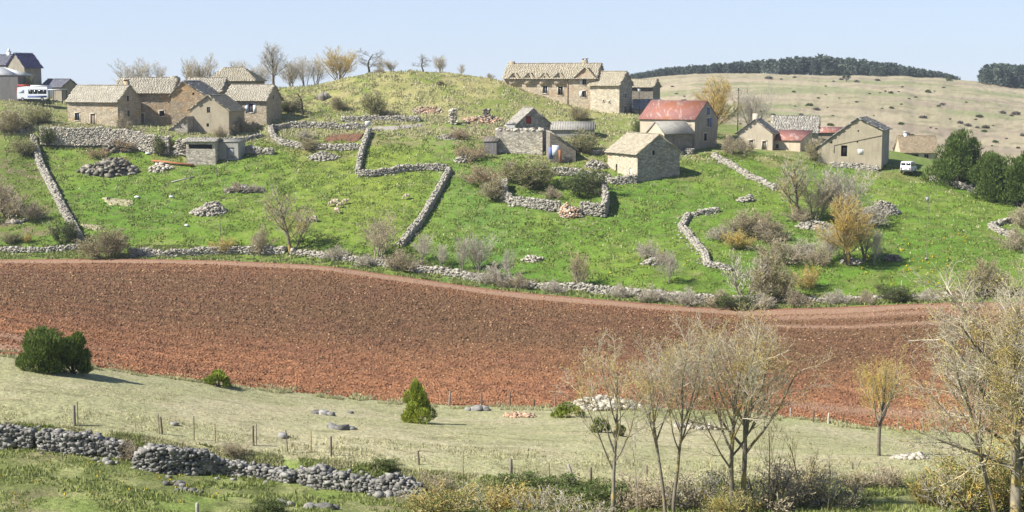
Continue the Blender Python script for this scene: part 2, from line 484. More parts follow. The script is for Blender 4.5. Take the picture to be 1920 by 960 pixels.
def terrain(x, y, full=False):
    """Height of the land (and the position between guide lines) at ground points x, y."""
    x, y = np.atleast_1d(np.asarray(x, float)), np.atleast_1d(np.asarray(y, float))
    yy = np.maximum(y, 1.0)
    Y, Z = lines_at(np.clip(x / yy, -.8, .8))
    h = np.diff(Y, axis=0)
    d = np.diff(Z, axis=0) / h
    m = np.zeros_like(Y)
    w1, w2 = 2 * h[1:] + h[:-1], h[1:] + 2 * h[:-1]
    same = d[1:] * d[:-1] > 0
    with np.errstate(all='ignore'):
        m[1:-1] = np.where(same, (w1 + w2) / (w1 / d[:-1] + w2 / d[1:]), 0)
    m[0], m[-1] = d[0], d[-1]
    j = np.clip((Y <= yy).sum(0) - 1, 0, NL - 2)
    n = np.arange(len(x))
    hh, y0 = h[j, n], Y[j, n]
    t = np.clip((yy - y0) / hh, 0, 1)
    z = ((2 * t ** 3 - 3 * t * t + 1) * Z[j, n] + (t ** 3 - 2 * t * t + t) * hh * m[j, n]
         + (-2 * t ** 3 + 3 * t * t) * Z[j + 1, n] + (t ** 3 - t * t) * hh * m[j + 1, n])
    s = j + t
    a = np.interp(s, np.arange(NL), AMP)
    big = np.maximum(1, yy / 330)
    z = z + a * (1.6 * (fbm(x / (4.5 * big), y / (4.5 * big), 3) - .5) + .8 * (fbm(x / 1.1, y / 1.1, 9, 2) - .5))
    return (z, s) if full else z

def tz(x, y): return float(terrain(x, y)[0])

def pt(u, v, dmin=55, dmax=1500):
    """Where the sight line through a point of the photograph meets the land."""
    r = ray(u, v)
    D = np.concatenate([np.arange(dmin, 330, .2), np.arange(330, dmax, 2)])
    P = r[None] * (D / r[1])[:, None]
    z = terrain(P[:, 0], P[:, 1])
    below = P[:, 2] < z
    i = int(np.argmax(below)) if below.any() else int(np.argmin(P[:, 2] - z))
    x, y = P[i, 0], P[i, 1]
    return np.array([x, y, z[i]])

def gp(u, D):
    """Point of the land under column u at distance D."""
    z = -20.0
    for _ in range(4):
        x = (u - 960) / F * (D * CP - z * SP)
        z = tz(x, D)
    return np.array([x, D, z])

def col_of(x, y, z): return 960 + F * x / (y * CP - z * SP)

def lerp3(a, b, t): return np.asarray(a)[None] * (1 - t[:, None]) + np.asarray(b)[None] * t[:, None]

# the ground: one sheet from the camera's feet to beyond the far ridge
BAND = [3, 3, 5, 10, 26, 18, 60, 40, 10, 8, 70, 64, 22, 36, 44, 14, 12, 26, 60, 20, 8]
tf = np.concatenate([[k + np.arange(n) / n for n in [BAND[k]]][0] for k in range(NL - 1)] + [[NL - 1]])
thc = np.concatenate([np.linspace(-.72, -.375, 50)[:-1], np.linspace(-.375, .375, 500), np.linspace(.375, .72, 50)[1:]])
Yc, _ = lines_at(thc)
kk = np.minimum(tf.astype(int), NL - 2)
ff = tf - kk
YY = Yc[kk] * (1 - ff)[:, None] + Yc[kk + 1] * ff[:, None]
XX = YY * thc[None]
ZZ, SS = terrain(XX.ravel(), YY.ravel(), True)
x, y, s = XX.ravel(), YY.ravel(), SS
inF = (s > 7) & (s < 8)
fade = np.where(inF, np.minimum(sstep(0, .03, s - 7), sstep(0, .03, 8 - s)), 0)
zz = ZZ - .3 * fade
u = col_of(x, y, ZZ)
n1, n2, n3, n4 = fbm(x / 6, y / 6, 21), fbm(x / 1.6, y / 1.6, 22), fbm(x / 22, y / 22, 23), fbm(x / .5, y / .5, 24, 2)
A = lambda *c: np.array(c, float)
col = np.zeros((len(x), 3))
rough = lerp3(A(.25, .26, .105), A(.135, .155, .05), sstep(.35, .62, n2))
def mixin(c, other, f): return c * (1 - f[:, None]) + np.asarray(other) * f[:, None]
rough = mixin(rough, A(.22, .18, .11), sstep(.58, .7, n1) * .6)
rough = mixin(rough, A(.18, .25, .055), sstep(.52, .65, fbm(x / 3, y / 3, 31)) * .6)
dry = lerp3(A(.405, .368, .225), A(.335, .325, .175), sstep(.35, .65, n1))
dry = mixin(dry, A(.40, .345, .21), sstep(.6, .72, n2) * .5)
dry = mixin(dry, A(.275, .315, .12), sstep(.56, .7, n3) * .6)
dry = mixin(dry, A(.20, .19, .095), sstep(.62, .74, fbm(x / 2.2, y / .9, 33)) * .6)
past = lerp3(A(.108, .195, .026), A(.15, .225, .034), sstep(.35, .65, n3))
past = mixin(past, A(.22, .262, .045), np.exp(-((u - 690) / 190) ** 2) * sstep(10, 10.7, s) * .7)
past = mixin(past, A(.085, .19, .04), np.exp(-((u - 900) / 90) ** 2) * .6)
past = mixin(past, A(.085, .125, .025), sstep(.48, .66, n2) * .65)
past = mixin(past, A(.21, .185, .08), sstep(.62, .74, n1) * sstep(11.2, 12.2, s) * .75)
past = mixin(past, A(.23, .24, .07), sstep(.6, .72, fbm(x / 2.5, y / 2.5, 41)) * .3)
past = mixin(past, A(.26, .235, .12), sstep(.66, .76, fbm(x / 1.4, y / .8, 42)) * .35)
past = mixin(past, A(.06, .11, .02), sstep(.6, .72, fbm(x / .9, y / .6, 44)) * .35)
knoll = lerp3(A(.32, .295, .125), A(.235, .235, .085), sstep(.35, .62, n2))
knoll = mixin(knoll, A(.15, .20, .04), sstep(.52, .68, n1) * .7)
knoll = mixin(knoll, A(.30, .25, .13), sstep(.6, .72, fbm(x / 2.1, y / 2.1, 43)) * .6)
far = lerp3(A(.36, .305, .205), A(.32, .28, .175), sstep(.35, .65, fbm(x / 60, y / 60, 51)))
far = mixin(far, A(.27, .215, .16), sstep(.5, .7, fbm(x / 40, y / 18, 52)) * .7)
far = mixin(far, A(.20, .23, .10), sstep(.60, .72, fbm(x / 70, y / 30, 53)) * .7)
far = mixin(far, A(.17, .16, .085), sstep(.64, .72, fbm(x / 9, y / 9, 54)) * .6)
col = rough
col = mixin(col, dry, sstep(5.6, 6.05, s + (n2 - .5) * .5))
verge = mixin(past * .9, A(.24, .23, .12), sstep(.55, .7, n2) * .7)
col = mixin(col, A(.18, .075, .045), inF.astype(float))
col = mixin(col, verge, (s >= 8).astype(float))
col = mixin(col, past, sstep(9.7, 10.1, s))
lf = sstep(140, 60, u + (n1 - .5) * 60) * sstep(10, 10.3, s)
col = mixin(col, mixin(A(.13, .165, .04) * np.ones((len(x), 1)), A(.19, .15, .09), sstep(.5, .68, n2)), lf * .85)
kf = sstep(13.3, 14.1, s + (n1 - .5)) * sstep(500, 560, u) * sstep(1260, 1180, u)
col = mixin(col, knoll, kf)
vil = sstep(12.0, 12.6, s) * (1 - kf) * (.25 + .55 * sstep(.45, .6, n2))
col = mixin(col, A(.255, .235, .115), vil * (s < 16))
ruin = np.exp(-((u - 900) / 75) ** 2) * sstep(11.6, 12.4, s) * sstep(14.3, 13.8, s)
col = mixin(col, A(.27, .22, .135), ruin * sstep(.38, .55, n2))
rbank = sstep(1480, 1600, u) * sstep(12.1, 12.8, s) * .55
col = mixin(col, A(.12, .19, .035), rbank)
col = mixin(col, far, sstep(15.6, 16.4, s))
col *= (.86 + .28 * n4)[:, None]
nr, nc = YY.shape
I = np.arange(nr * nc).reshape(nr, nc)
quads = np.stack([I[:-1, :-1], I[:-1, 1:], I[1:, 1:], I[1:, :-1]], -1).reshape(-1, 4)

def ground_mat(name, fine, lo, hi, bs, bd, warm=None):
    m, nt, b = nodes(name)
    p = posv(nt)
    c = attr(nt, 'Col').outputs['Color']
    g = nt.nodes.new('ShaderNodeMapRange')
    nt.links.new(noise(nt, p, fine, 4, .33, .67, .75), g.inputs[0])
    g.inputs[3].default_value, g.inputs[4].default_value = lo, hi
    c = mixc(nt, 1.0, c, g.outputs[0], 'MULTIPLY')
    if warm is not None:
        c = mixc(nt, noise(nt, p, warm[1], 3, *warm[2]), c, warm[0])
    nt.links.new(c, b.inputs['Base Color'])
    b.inputs['Roughness'].default_value = .95
    b.inputs['Specular IOR Level'].default_value = .1
    bump(nt, b, noise(nt, p, bs, 5, 0, 1, .7), 1.0, bd)
    return m
M['ground'] = ground_mat('turf', 3.2, .68, 1.3, 2.6, .22)
g = MB()
g.add(np.stack([x, y, zz], 1), quads, 0, .5)
tag(g.build('ground', M['ground'], smooth=True, col=col), 'grassy ground falling to the valley and rising to the village', 'ground', kind='structure')

# the ploughed field: clods are real relief
thf = np.linspace(-.41, .41, 620)
tq = np.linspace(0, 1, 430) ** 1.25
Yf, _ = lines_at(thf)
YY = Yf[7] * (1 - tq)[:, None] + Yf[8] * tq[:, None]
XX = YY * thf[None]
x, y = XX.ravel(), YY.ravel()
z = terrain(x, y)
t = np.repeat(tq, len(thf))
u = col_of(x, y, z)
dist_far = np.repeat(Yf[8][None], len(tq), 0).ravel() - y
dist_near = y - np.repeat(Yf[7][None], len(tq), 0).ravel()
rt = sstep(1380, 1470, u)
trackw = 5.2 + 1.6 * (fbm(x / 7, y / 3, 61) - .5)
trk = 1 - sstep(-.8, .8, dist_far - trackw)
inner = dist_far + 2.5 * (fbm(x / 30, y / 30, 66) - .5)
trk2 = rt * np.maximum(np.exp(-((inner - 8) / 2.2) ** 2) * .8, np.exp(-((inner - 13.5 + 3 * np.sin(x / 9)) / 1.3) ** 2) * .9)
nt_ = sstep(1380, 1560, u) * np.exp(-((dist_near - 5.5 - 1.5 * fbm(x / 12, y / 12, 67)) / 2.0) ** 2) * .8
lt_ = sstep(260, 60, u) * np.maximum(np.exp(-((dist_near - 9) / 1.6) ** 2), np.exp(-((dist_near - 3) / 1.4) ** 2)) * .8
smoothed = np.maximum.reduce([trk, trk2, nt_, lt_])
c1, c2 = fbm(x / .55, y / .55, 62, 2), fbm(x / 1.5, y / 1.5, 63, 2)
edge = np.minimum(sstep(0, .8, dist_near), sstep(0, 1.2, dist_far))
furrow = np.sin((dist_far + 6 * fbm(x / 60, y / 60, 65)) * 2 * math.pi / 1.4)
z = z + .02 + edge * ((1 - smoothed) * (.16 * (c1 - .4) + .10 * (c2 - .5) + .025 * furrow) + .03)
big, mid = fbm(x / 30, y / 20, 64), fbm(x / 5, y / 5, 68)
dk = sstep(.12, .52, t + (big - .5) * .35 - .00008 * (u - 960) * (1 - t))
dk = dk * (1 - .45 * sstep(.78, 1, t))
fc = lerp3(A(.285, .136, .07), A(.15, .086, .047), dk)
fc = mixin(fc, A(.165, .08, .05), sstep(.45, .6, mid) * .35)
fc *= (.82 + .36 * sstep(.25, .7, c1))[:, None]
fc *= (1 + (.04 + .11 * sstep(700, 0, u)) * np.sin(dist_near * 1.3 + x * .30 + 5 * big))[:, None]
fc = mixin(fc, A(.33, .21, .14), smoothed * (.75 + .25 * mid))
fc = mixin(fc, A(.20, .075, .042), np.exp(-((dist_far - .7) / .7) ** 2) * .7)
nr, nc = YY.shape
I = np.arange(nr * nc).reshape(nr, nc)
quads = np.stack([I[:-1, :-1], I[:-1, 1:], I[1:, 1:], I[1:, :-1]], -1).reshape(-1, 4)
fieldpts = (x, y, z, fc.copy(), smoothed)
M['soil'] = ground_mat('red_ploughed_soil', 4.5, .6, 1.4, 3.4, .2, ((.40, .26, .14), 4.5, (.64, .72)))
g = MB()
g.add(np.stack([x, y, z], 1), quads, 0, .5)
tag(g.build('ploughed_field', M['soil'], smooth=False, col=fc), 'ploughed red soil field across the valley floor', 'field', kind='structure')

# loose clods and stones lying on it
r_ = np.random.default_rng(77)
nc_ = 150000
i_ = r_.integers(0, len(x), nc_)
i_ = i_[r_.random(nc_) > fieldpts[4][i_] * .95]
nc_ = len(i_)
px_, py_ = x[i_] + (r_.random(nc_) - .5) * .35, y[i_] + (r_.random(nc_) - .5) * .35
s_ = (.05 + .12 * r_.random(nc_) ** 2.2) * (.75 + .5 * sstep(100, 190, y[i_]))
cc = fieldpts[3][i_] * (.85 + .6 * r_.random((nc_, 1)))
pale = r_.random(nc_) < .07
cc[pale] = A(.40, .265, .15) * (.7 + .6 * r_.random((pale.sum(), 1)))
BK = np.array([[-1, -1, -1], [1, -1, -1], [1, 1, -1], [-1, 1, -1], [-1, -1, 1], [1, -1, 1], [1, 1, 1], [-1, 1, 1]]) * .5
V = BK[None] * (1 + .5 * (r_.random((nc_, 8, 3)) - .6)) * (s_[:, None] * np.array([1.3, 1.15, .75]))[:, None, :]
a_ = r_.random(nc_)[:, None] * 6.28
V = np.stack([V[..., 0] * np.cos(a_) - V[..., 1] * np.sin(a_), V[..., 0] * np.sin(a_) + V[..., 1] * np.cos(a_), V[..., 2]], -1)
V = V + np.stack([px_, py_, fieldpts[2][i_] + s_ * .12], 1)[:, None]
g = MB()
g.add(V.reshape(-1, 3), (BOXF[None] + (np.arange(nc_) * 8)[:, None, None]).reshape(-1, 4), 0, .5)
tag(g.build('soil_clods', M['soil'], col=np.repeat(cc, 8, 0)), 'loose clods and small stones all over the ploughed field', 'clods', kind='stuff')

def strip(name, label, cat, near, farr, mat_, n=40, m=8, lift=.1, kind='structure'):
    """A ground sheet between two lines of points of the photograph, lying on the land."""
    def res(px):
        w = np.array([pt(*q)[:2] for q in px])
        d = np.concatenate([[0], np.cumsum(np.linalg.norm(np.diff(w, axis=0), axis=1))])
        q = np.linspace(0, d[-1], n)
        return np.stack([np.interp(q, d, w[:, 0]), np.interp(q, d, w[:, 1])], 1)
    a, b_ = res(near), res(farr)
    f = np.linspace(0, 1, m)[:, None, None]
    P = (a[None] * (1 - f) + b_[None] * f).reshape(-1, 2)
    wob = (rng.random((m * n, 2)) - .5) * .35
    P = P + wob
    z = terrain(P[:, 0], P[:, 1]) + lift
    e = np.zeros((m, n)); e[0] = e[-1] = 1; e[:, 0] = e[:, -1] = 1
    z -= e.ravel() * (lift + .12)
    I = np.arange(m * n).reshape(m, n)
    q = np.stack([I[:-1, :-1], I[:-1, 1:], I[1:, 1:], I[1:, :-1]], -1).reshape(-1, 4)
    mb = MB()
    mb.add(np.stack([P[:, 0], P[:, 1], z], 1), q, 0, .5)
    return tag(mb.build(name, mat_, smooth=True), label, cat, kind=kind)

M['bed'] = mk('dug_garden_soil', (.20, .095, .055), (.13, .068, .042), 1.5, tint=None, bs=5, bd=.1)
M['lane'] = mk('lane_gravel', (.33, .30, .26), (.27, .25, .22), 1.5, tint=None, bs=8)
M['bare'] = mk('bare_pale_earth', (.36, .32, .21), (.30, .265, .16), 1.2, (.17, .21, .06), .9, (.5, .64), None, bs=6, bd=.08)
# ------------------------------------------------------------------ stones, drystone walls, heaps
g5 = (1 + 5 ** .5) / 2
ICO = np.array([[-1, g5, 0], [1, g5, 0], [-1, -g5, 0], [1, -g5, 0], [0, -1, g5], [0, 1, g5], [0, -1, -g5], [0, 1, -g5],
                [g5, 0, -1], [g5, 0, 1], [-g5, 0, -1], [-g5, 0, 1]]) / math.hypot(1, g5)
ICOF = np.array([[0, 11, 5], [0, 5, 1], [0, 1, 7], [0, 7, 10], [0, 10, 11], [1, 5, 9], [5, 11, 4], [11, 10, 2], [10, 7, 6], [7, 1, 8],
                 [3, 9, 4], [3, 4, 2], [3, 2, 6], [3, 6, 8], [3, 8, 9], [4, 9, 5], [2, 4, 11], [6, 2, 10], [8, 6, 7], [9, 8, 1]])

def stones(mb, c, size, yaw=None, mat=0, jit=.30, boxy=.5):
    c, size = np.asarray(c, float), np.asarray(size, float)
    n = len(c)
    if n == 0: return
    v = np.repeat(ICO[None], n, 0)
    v = np.sign(v) * np.abs(v) ** (1 - boxy)             # squarer than a ball
    v = v * (1 + jit * (rng.random((n, 12, 3)) - .5) * 2) * size[:, None, :] * .5
    ya = rng.random(n) * 6.28 if yaw is None else np.asarray(yaw) + (rng.random(n) - .5) * .5
    ti = (rng.random(n) - .5) * .5
    ct, st = np.cos(ti)[:, None], np.sin(ti)[:, None]
    v = np.stack([v[..., 0] * ct - v[..., 2] * st, v[..., 1], v[..., 0] * st + v[..., 2] * ct], -1)
    cy, sy = np.cos(ya)[:, None], np.sin(ya)[:, None]
    v = np.stack([v[..., 0] * cy - v[..., 1] * sy, v[..., 0] * sy + v[..., 1] * cy, v[..., 2]], -1) + c[:, None]
    f = ICOF[None] + (np.arange(n) * 12)[:, None, None]
    mm = mat if np.isscalar(mat) else np.repeat(mat, 20)
    mb.add(v.reshape(-1, 3), f.reshape(-1, 3), mm, np.repeat(rng.random(n), 12))

BLK = np.array([[-1, -1, -1], [1, -1, -1], [1, 1, -1], [-1, 1, -1], [-1, -1, 1], [1, -1, 1], [1, 1, 1], [-1, 1, 1]]) * .5

def blocks(mb, c, size, yaw=None, mat=0, jit=.3, tilt=.3):
    """Angular broken stones: six sided blocks knocked out of square."""
    c, size = np.asarray(c, float), np.asarray(size, float)
    n = len(c)
    if n == 0: return
    v = np.repeat(BLK[None], n, 0) * (1 + jit * (rng.random((n, 8, 3)) - .65) * 1.6) * size[:, None, :]
    ya = rng.random(n) * 6.28 if yaw is None else np.asarray(yaw) + (rng.random(n) - .5) * .7
    for k, (i, j) in enumerate(((0, 2), (1, 2), (0, 1))):
        an = ya if k == 2 else (rng.random(n) - .5) * 2 * tilt
        cs, sn = np.cos(an)[:, None], np.sin(an)[:, None]
        p, q = v[..., i].copy(), v[..., j].copy()
        v[..., i], v[..., j] = p * cs - q * sn, p * sn + q * cs
    v = v + c[:, None]
    f = BOXF[None] + (np.arange(n) * 8)[:, None, None]
    mm = mat if np.isscalar(mat) else np.repeat(mat, 6)
    mb.add(v.reshape(-1, 3), f.reshape(-1, 4), mm, np.repeat(rng.random(n), 8))

def resample(w, step):
    d = np.concatenate([[0], np.cumsum(np.linalg.norm(np.diff(w, axis=0), axis=1))])
    q = np.arange(0, d[-1], step)
    return np.stack([np.interp(q, d, w[:, 0]), np.interp(q, d, w[:, 1])], 1), q, d[-1]

def wall(label, px, h, w=.7, st=.34, rough=.45, name='stone_wall', cat='stone wall', mat='stone', group=None, gaps=(), hs=None, spill=.3, world=None, base=None):
    """A drystone wall along points of the photograph; every stone is modelled, all in one mesh."""
    h *= .9 if st > .3 else 1
    P = np.array([pt(*q)[:2] for q in px]) if world is None else np.array(world)
    line_, q, Ltot = resample(P, st * .62)
    tan = np.gradient(line_, axis=0)
    tan /= np.linalg.norm(tan, axis=1)[:, None] + 1e-9
    nor = np.stack([-tan[:, 1], tan[:, 0]], 1)
    sd_ = rng.random() * 100
    hh = h * (1 - rough * (fbm(q / 2.6, q * 0 + sd_, 71) + .6 * (vnoise(q / .8, q * 0 + sd_, 72) - .3)))
    if hs is not None: hh = hh * np.interp(q / Ltot, *zip(*hs))
    for a, b_ in gaps: hh = np.where((q > a) & (q < b_), .15, hh)
    zb = terrain(line_[:, 0], line_[:, 1]) if base is None else np.full(len(q), base)
    C, SZ, YA = [], [], []
    ch = st * .52
    lat = np.linspace(-w / 2 + st * .3, w / 2 - st * .3, max(2, int(round(w / (st * .85)))))
    yaw = np.arctan2(tan[:, 1], tan[:, 0])
    for k in range(int(max(hh) / ch) + 1):
        zc = k * ch + ch * .4
        for lt in lat:
            keep = (zc < hh + rng.random(len(q)) * ch * .8) & (rng.random(len(q)) < .8)
            if not keep.any(): continue
            n = keep.sum()
            taper = 1 - .25 * zc / max(h, .1)
            p = line_[keep] + nor[keep] * (lt * taper) + (rng.random((n, 2)) - .5) * st * .3
            C.append(np.column_stack([p, zb[keep] + zc + (rng.random(n) - .5) * ch * .5]))
            sc = .6 + 1.0 * rng.random(n) ** 2
            SZ.append(np.column_stack([st * 1.15 * sc, st * 1.0 * (.8 + .4 * rng.random(n)), ch * 1.3 * (.65 + .7 * rng.random(n)) * sc ** .5]))
            YA.append(yaw[keep])
    ns = int(spill * len(q))
    if ns:
        i = rng.integers(0, len(q), ns)
        off = (rng.random(ns) - .5) * (w + 1.8)
        p = line_[i] + nor[i] * off[:, None]
        C.append(np.column_stack([p, terrain(p[:, 0], p[:, 1]) + st * .12]))
        s_ = st * (.5 + .6 * rng.random((ns, 1)))
        SZ.append(np.concatenate([s_ * 1.1, s_, s_ * .6], 1))
        YA.append(rng.random(ns) * 6)
    mb = MB()
    blocks(mb, np.concatenate(C), np.concatenate(SZ) * .95, np.concatenate(YA))
    # filling behind the faces, coloured dark for the shade between stones
    ww = w * .5
    hc = np.maximum(hh - st * .5, .05)
    a, b_ = line_ + nor * ww * .7, line_ - nor * ww * .7
    V = np.concatenate([np.column_stack([a, zb - .4]), np.column_stack([a, zb + hc]), np.column_stack([b_, zb + hc]), np.column_stack([b_, zb - .4])])
    n = len(q)
    i = np.arange(n - 1)
    fs = [np.stack([i + k * n, i + 1 + k * n, i + 1 + (k + 1) * n, i + (k + 1) * n], 1) for k in range(3)]
    mb.add(V, np.concatenate(fs), 1, .1)
    o = mb.build(name, [M[mat], M['joint']], origin=(line_[0][0], line_[0][1], zb[0]))
    return tag(o, label, cat, group)

def pile(label, u, v, wpx, hpx, n, st=.4, mat='stone', name='stone_pile', cat='stone pile', depth=None, lean=0, mat2=None, group=None):
    """A heap of loose stones, wpx wide and hpx tall in the photograph, its foot in front at (u, v)."""
    P = pt(u, v)
    s = P[1] / F
    rx, h = wpx * s / 2, hpx * s * .8
    ry = depth or rx * .6
    c = np.array([P[0], P[1] + ry * .7])
    th_, rr = rng.random(n) * 6.283, np.sqrt(rng.random(n))
    px_, py_ = rr * np.cos(th_), rr * np.sin(th_)
    top = h * np.clip(1 - rr ** 3, 0, 1) * (.35 + .75 * vnoise(px_ * 2.1 + u, py_ * 2.1 + v, 5)) * (1 + lean * px_)
    x, y = c[0] + px_ * rx, c[1] + py_ * ry
    z = terrain(x, y) + top * (1 - .25 * rng.random(n)) + st * .1
    s_ = st * (.45 + 1.0 * rng.random((n, 1)) ** 1.6)
    mb = MB()
    mt = 0 if mat2 is None else (rng.random(n) < .4).astype(int)
    blocks(mb, np.column_stack([x, y, z]), np.concatenate([s_ * 1.2, s_, s_ * .6], 1), mat=mt, tilt=.5)
    kx = np.linspace(-1, 1, 13)
    gx, gy = np.meshgrid(kx, kx)
    r2 = np.clip(np.hypot(gx, gy), 0, 1.2)
    tx, ty = c[0] + gx.ravel() * rx, c[1] + gy.ravel() * ry
    tzv = terrain(tx, ty) + (h * np.clip(1 - r2.ravel() ** 3, -.3, 1) * .4 * (1 + lean * gx.ravel()) - .1)
    I = np.arange(169).reshape(13, 13)
    mb.add(np.column_stack([tx, ty, tzv]), np.stack([I[:-1, :-1], I[:-1, 1:], I[1:, 1:], I[1:, :-1]], -1).reshape(-1, 4), 0, .15)
    o = mb.build(name, [M[mat]] if mat2 is None else [M[mat], M[mat2]], origin=(c[0], c[1], tz(*c)))
    return tag(o, label, cat, group)

def rock(label, u, v, sizes, n=5, spread=1.0, mat='rock', name='rock_outcrop', cat='rock', group=None):
    P = pt(u, v)
    k = np.arange(n)
    c = np.column_stack([P[0] + (rng.random(n) - .5) * spread * 2, P[1] + rng.random(n) * spread, np.zeros(n)])
    c[0] = [P[0], P[1] + .3, 0]
    c[:, 2] = terrain(c[:, 0], c[:, 1]) + .05
    sc = np.concatenate([[1], .3 + .6 * rng.random(n - 1)])[:, None]
    mb = MB()
    stones(mb, c, sc * np.array(sizes)[None], jit=.3, boxy=.3)
    return tag(mb.build(name, M[mat], origin=tuple(P)), label, cat, group)

# ------------------------------------------------------------------ branching plants
class Wood:
    def __init__(s): s.b = {}
    def add(s, pts, rad, sides):
        s.b.setdefault((len(pts), sides), []).append((pts, rad))
    def into(s, mb, mat=0):
        for (n, k), L in s.b.items():
            P = np.array([q[0] for q in L], float)
            R = np.array([q[1] for q in L], float)
            T = np.gradient(P, axis=1)
            T /= np.linalg.norm(T, axis=2, keepdims=True) + 1e-9
            ref = np.where(np.abs(T[:, :1, 2:3]) > .8, np.array([1., .2, 0]), np.array([0, .1, 1.]))
            A_ = np.cross(T, ref)
            A_ /= np.linalg.norm(A_, axis=2, keepdims=True) + 1e-9
            B_ = np.cross(T, A_)
            an = np.arange(k) * 2 * math.pi / k
            V = P[:, :, None] + R[:, :, None, None] * (A_[:, :, None] * np.cos(an)[None, None, :, None] + B_[:, :, None] * np.sin(an)[None, None, :, None])
            nb = len(L)
            base = (np.arange(nb) * n * k)[:, None, None]
            i = (np.arange(n - 1) * k)[None, :, None]
            j = np.arange(k)[None, None, :]
            j2 = (j + 1) % k
            f = np.stack([base + i + j, base + i + j2, base + i + k + j2, base + i + k + j], -1)
            mb.add(V.reshape(-1, 3), f.reshape(-1, 4), mat, np.repeat(rng.random(nb), n * k))

def vec_rand(r): 
    while True:
        v = Vector((r.uniform(-1, 1), r.uniform(-1, 1), r.uniform(-1, 1)))
        if .05 < v.length < 1: return v.normalized()

def grow(tr, tw, tips, r, pos, d, length, rad, lv, P):
    """One branch and everything that grows from it."""
    n = P['seg'][lv]
    pts, rads, dirs = [pos.copy()], [rad], [d.copy()]
    p, q = pos.copy(), d.copy()
    end = P['end'][lv]
    for i in range(n):
        q = (q + vec_rand(r) * P['wan'][lv] + Vector((0, 0, P['up'][lv]))).normalized()
        p = p + q * (length / n)
        pts.append(p.copy())
        rads.append(max(P['rmin'], rad * (1 - (1 - end) * (i + 1) / n)))
        dirs.append(q.copy())
    (tr if lv < P['split'] else tw).add([tuple(a) for a in pts], rads, (7, 5, 4, 3, 3)[lv])
    if lv + 1 >= P['levels']:
        tips.append((tuple(pts[-1]), tuple(q)))
        tips.append((tuple(pts[-2]), tuple(q)))
        return pts
    m = P['n'][lv]
    m = max(1, int(round(m * r.uniform(.8, 1.2) * min(1.3, max(.35, length / P['ref'][lv])))))
    az = r.uniform(0, 6.28)
    for k in range(m):
        t = P['t0'][lv] + (1 - P['t0'][lv]) * ((k + r.random()) / m)
        t = min(t, .999)
        i = min(int(t * n), n - 1)
        f = t * n - i
        bp = Vector(pts[i]).lerp(Vector(pts[i + 1]), f)
        bd = dirs[i + 1]
        az += 2.4 + r.uniform(-.5, .5)
        a = Vector((1, 0, 0)) if abs(bd.z) > .8 else Vector((0, 0, 1))
        e1 = bd.cross(a).normalized()
        e2 = bd.cross(e1)
        an = math.radians(P['ang'][lv] * r.uniform(.7, 1.3)) * (1.15 - .35 * t)
        nd = (bd * math.cos(an) + (e1 * math.cos(az) + e2 * math.sin(az)) * math.sin(an)).normalized()
        shape = (1 - P['fall'][lv] * t) * r.uniform(.75, 1.2)
        rb = rads[i] * r.uniform(*P.get('rr', ((.34, .5), (.45, .62), (.5, .7), (.5, .8)))[min(lv, 3)])
        grow(tr, tw, tips, r, bp, nd, P['ratio'][lv] * length * shape, max(rb, P['rmin']), lv + 1, P)
    return pts

BASE = dict(levels=5, split=2, seg=(9, 7, 5, 4, 3), wan=(.10, .16, .2, .24, .26), up=(.02, .10, .08, .06, .05), end=(.35, .3, .3, .4, .5),
            n=(11, 8, 7, 6), ref=(7, 3, 1.4, .7), t0=(.32, .2, .15, .15), ang=(48, 45, 45, 45), fall=(.45, .45, .4, .4),
            ratio=(.52, .5, .52, .55), rmin=.006)

def buds(mb, tips, n, size, mat, r, jitter=.12):
    if n <= 0 or not tips: return
    i = r.integers(0, len(tips), n)
    P = np.array([t[0] for t in tips])[i] + (r.random((n, 3)) - .5) * jitter * 2
    cards(mb, P, np.array([t[1] for t in tips])[i] + (r.random((n, 3)) - .5) * 1.4, size * (.6 + .8 * r.random(n)), mat, r)

def cards(mb, P, D, L, mat, r, aspect=.5):
    """Leaf-sized triangles at P pointing along D."""
    n = len(P)
    D = D / (np.linalg.norm(D, axis=1, keepdims=True) + 1e-9)
    s_ = np.cross(D, r.random((n, 3)) - .5)
    s_ /= np.linalg.norm(s_, axis=1, keepdims=True) + 1e-9
    L = np.asarray(L)[:, None]
    V = np.stack([P - s_ * L * aspect * .5, P + s_ * L * aspect * .5, P + D * L], 1)
    mb.add(V.reshape(-1, 3), np.arange(3 * n).reshape(n, 3), mat, np.repeat(r.random(n), 3))

def plant(seed, stems, P, bark_, twig_, bud=None, nbud=0, sbud=.1, name='tree'):
    """Meshes of a bare tree or shrub (trunk with limbs, crown of twigs); stems = (x, y, dx, dy, length, radius)."""
    r, r2 = random.Random(seed), np.random.default_rng(seed)
    tr, tw, tips = Wood(), Wood(), []
    for (x, y, dx, dy, ln, rd, *more) in stems:
        o = Vector((x, y, -.15))
        if more:                                  # a limb: it leaves the trunk built just before it
            j = max(k for k in range(len(last) - 1) if last[k].z <= more[0] or k == 0)
            f = (more[0] - last[j].z) / max(.01, last[j + 1].z - last[j].z)
            o = last[j].lerp(last[j + 1], min(1, max(0, f)))
        q = grow(tr, tw, tips, r, o, Vector((dx, dy, 1)).normalized(), ln, rd, 1 if more else 0, P)
        if not more: last = q
    a, b_ = MB(), MB()
    tr.into(a)
    tw.into(b_)
    if bud: buds(b_, tips, nbud, sbud, 1, r2)
    zmax = max(t[0][2] for t in tips)
    xs = np.array([t[0][0] for t in tips])
    return dict(tr=a, tw=b_, m1=M[bark_], m2=[M[twig_]] + ([M[bud]] if bud else []), h=zmax, w=np.percentile(xs, 97) - np.percentile(xs, 3), objs=None, name=name)

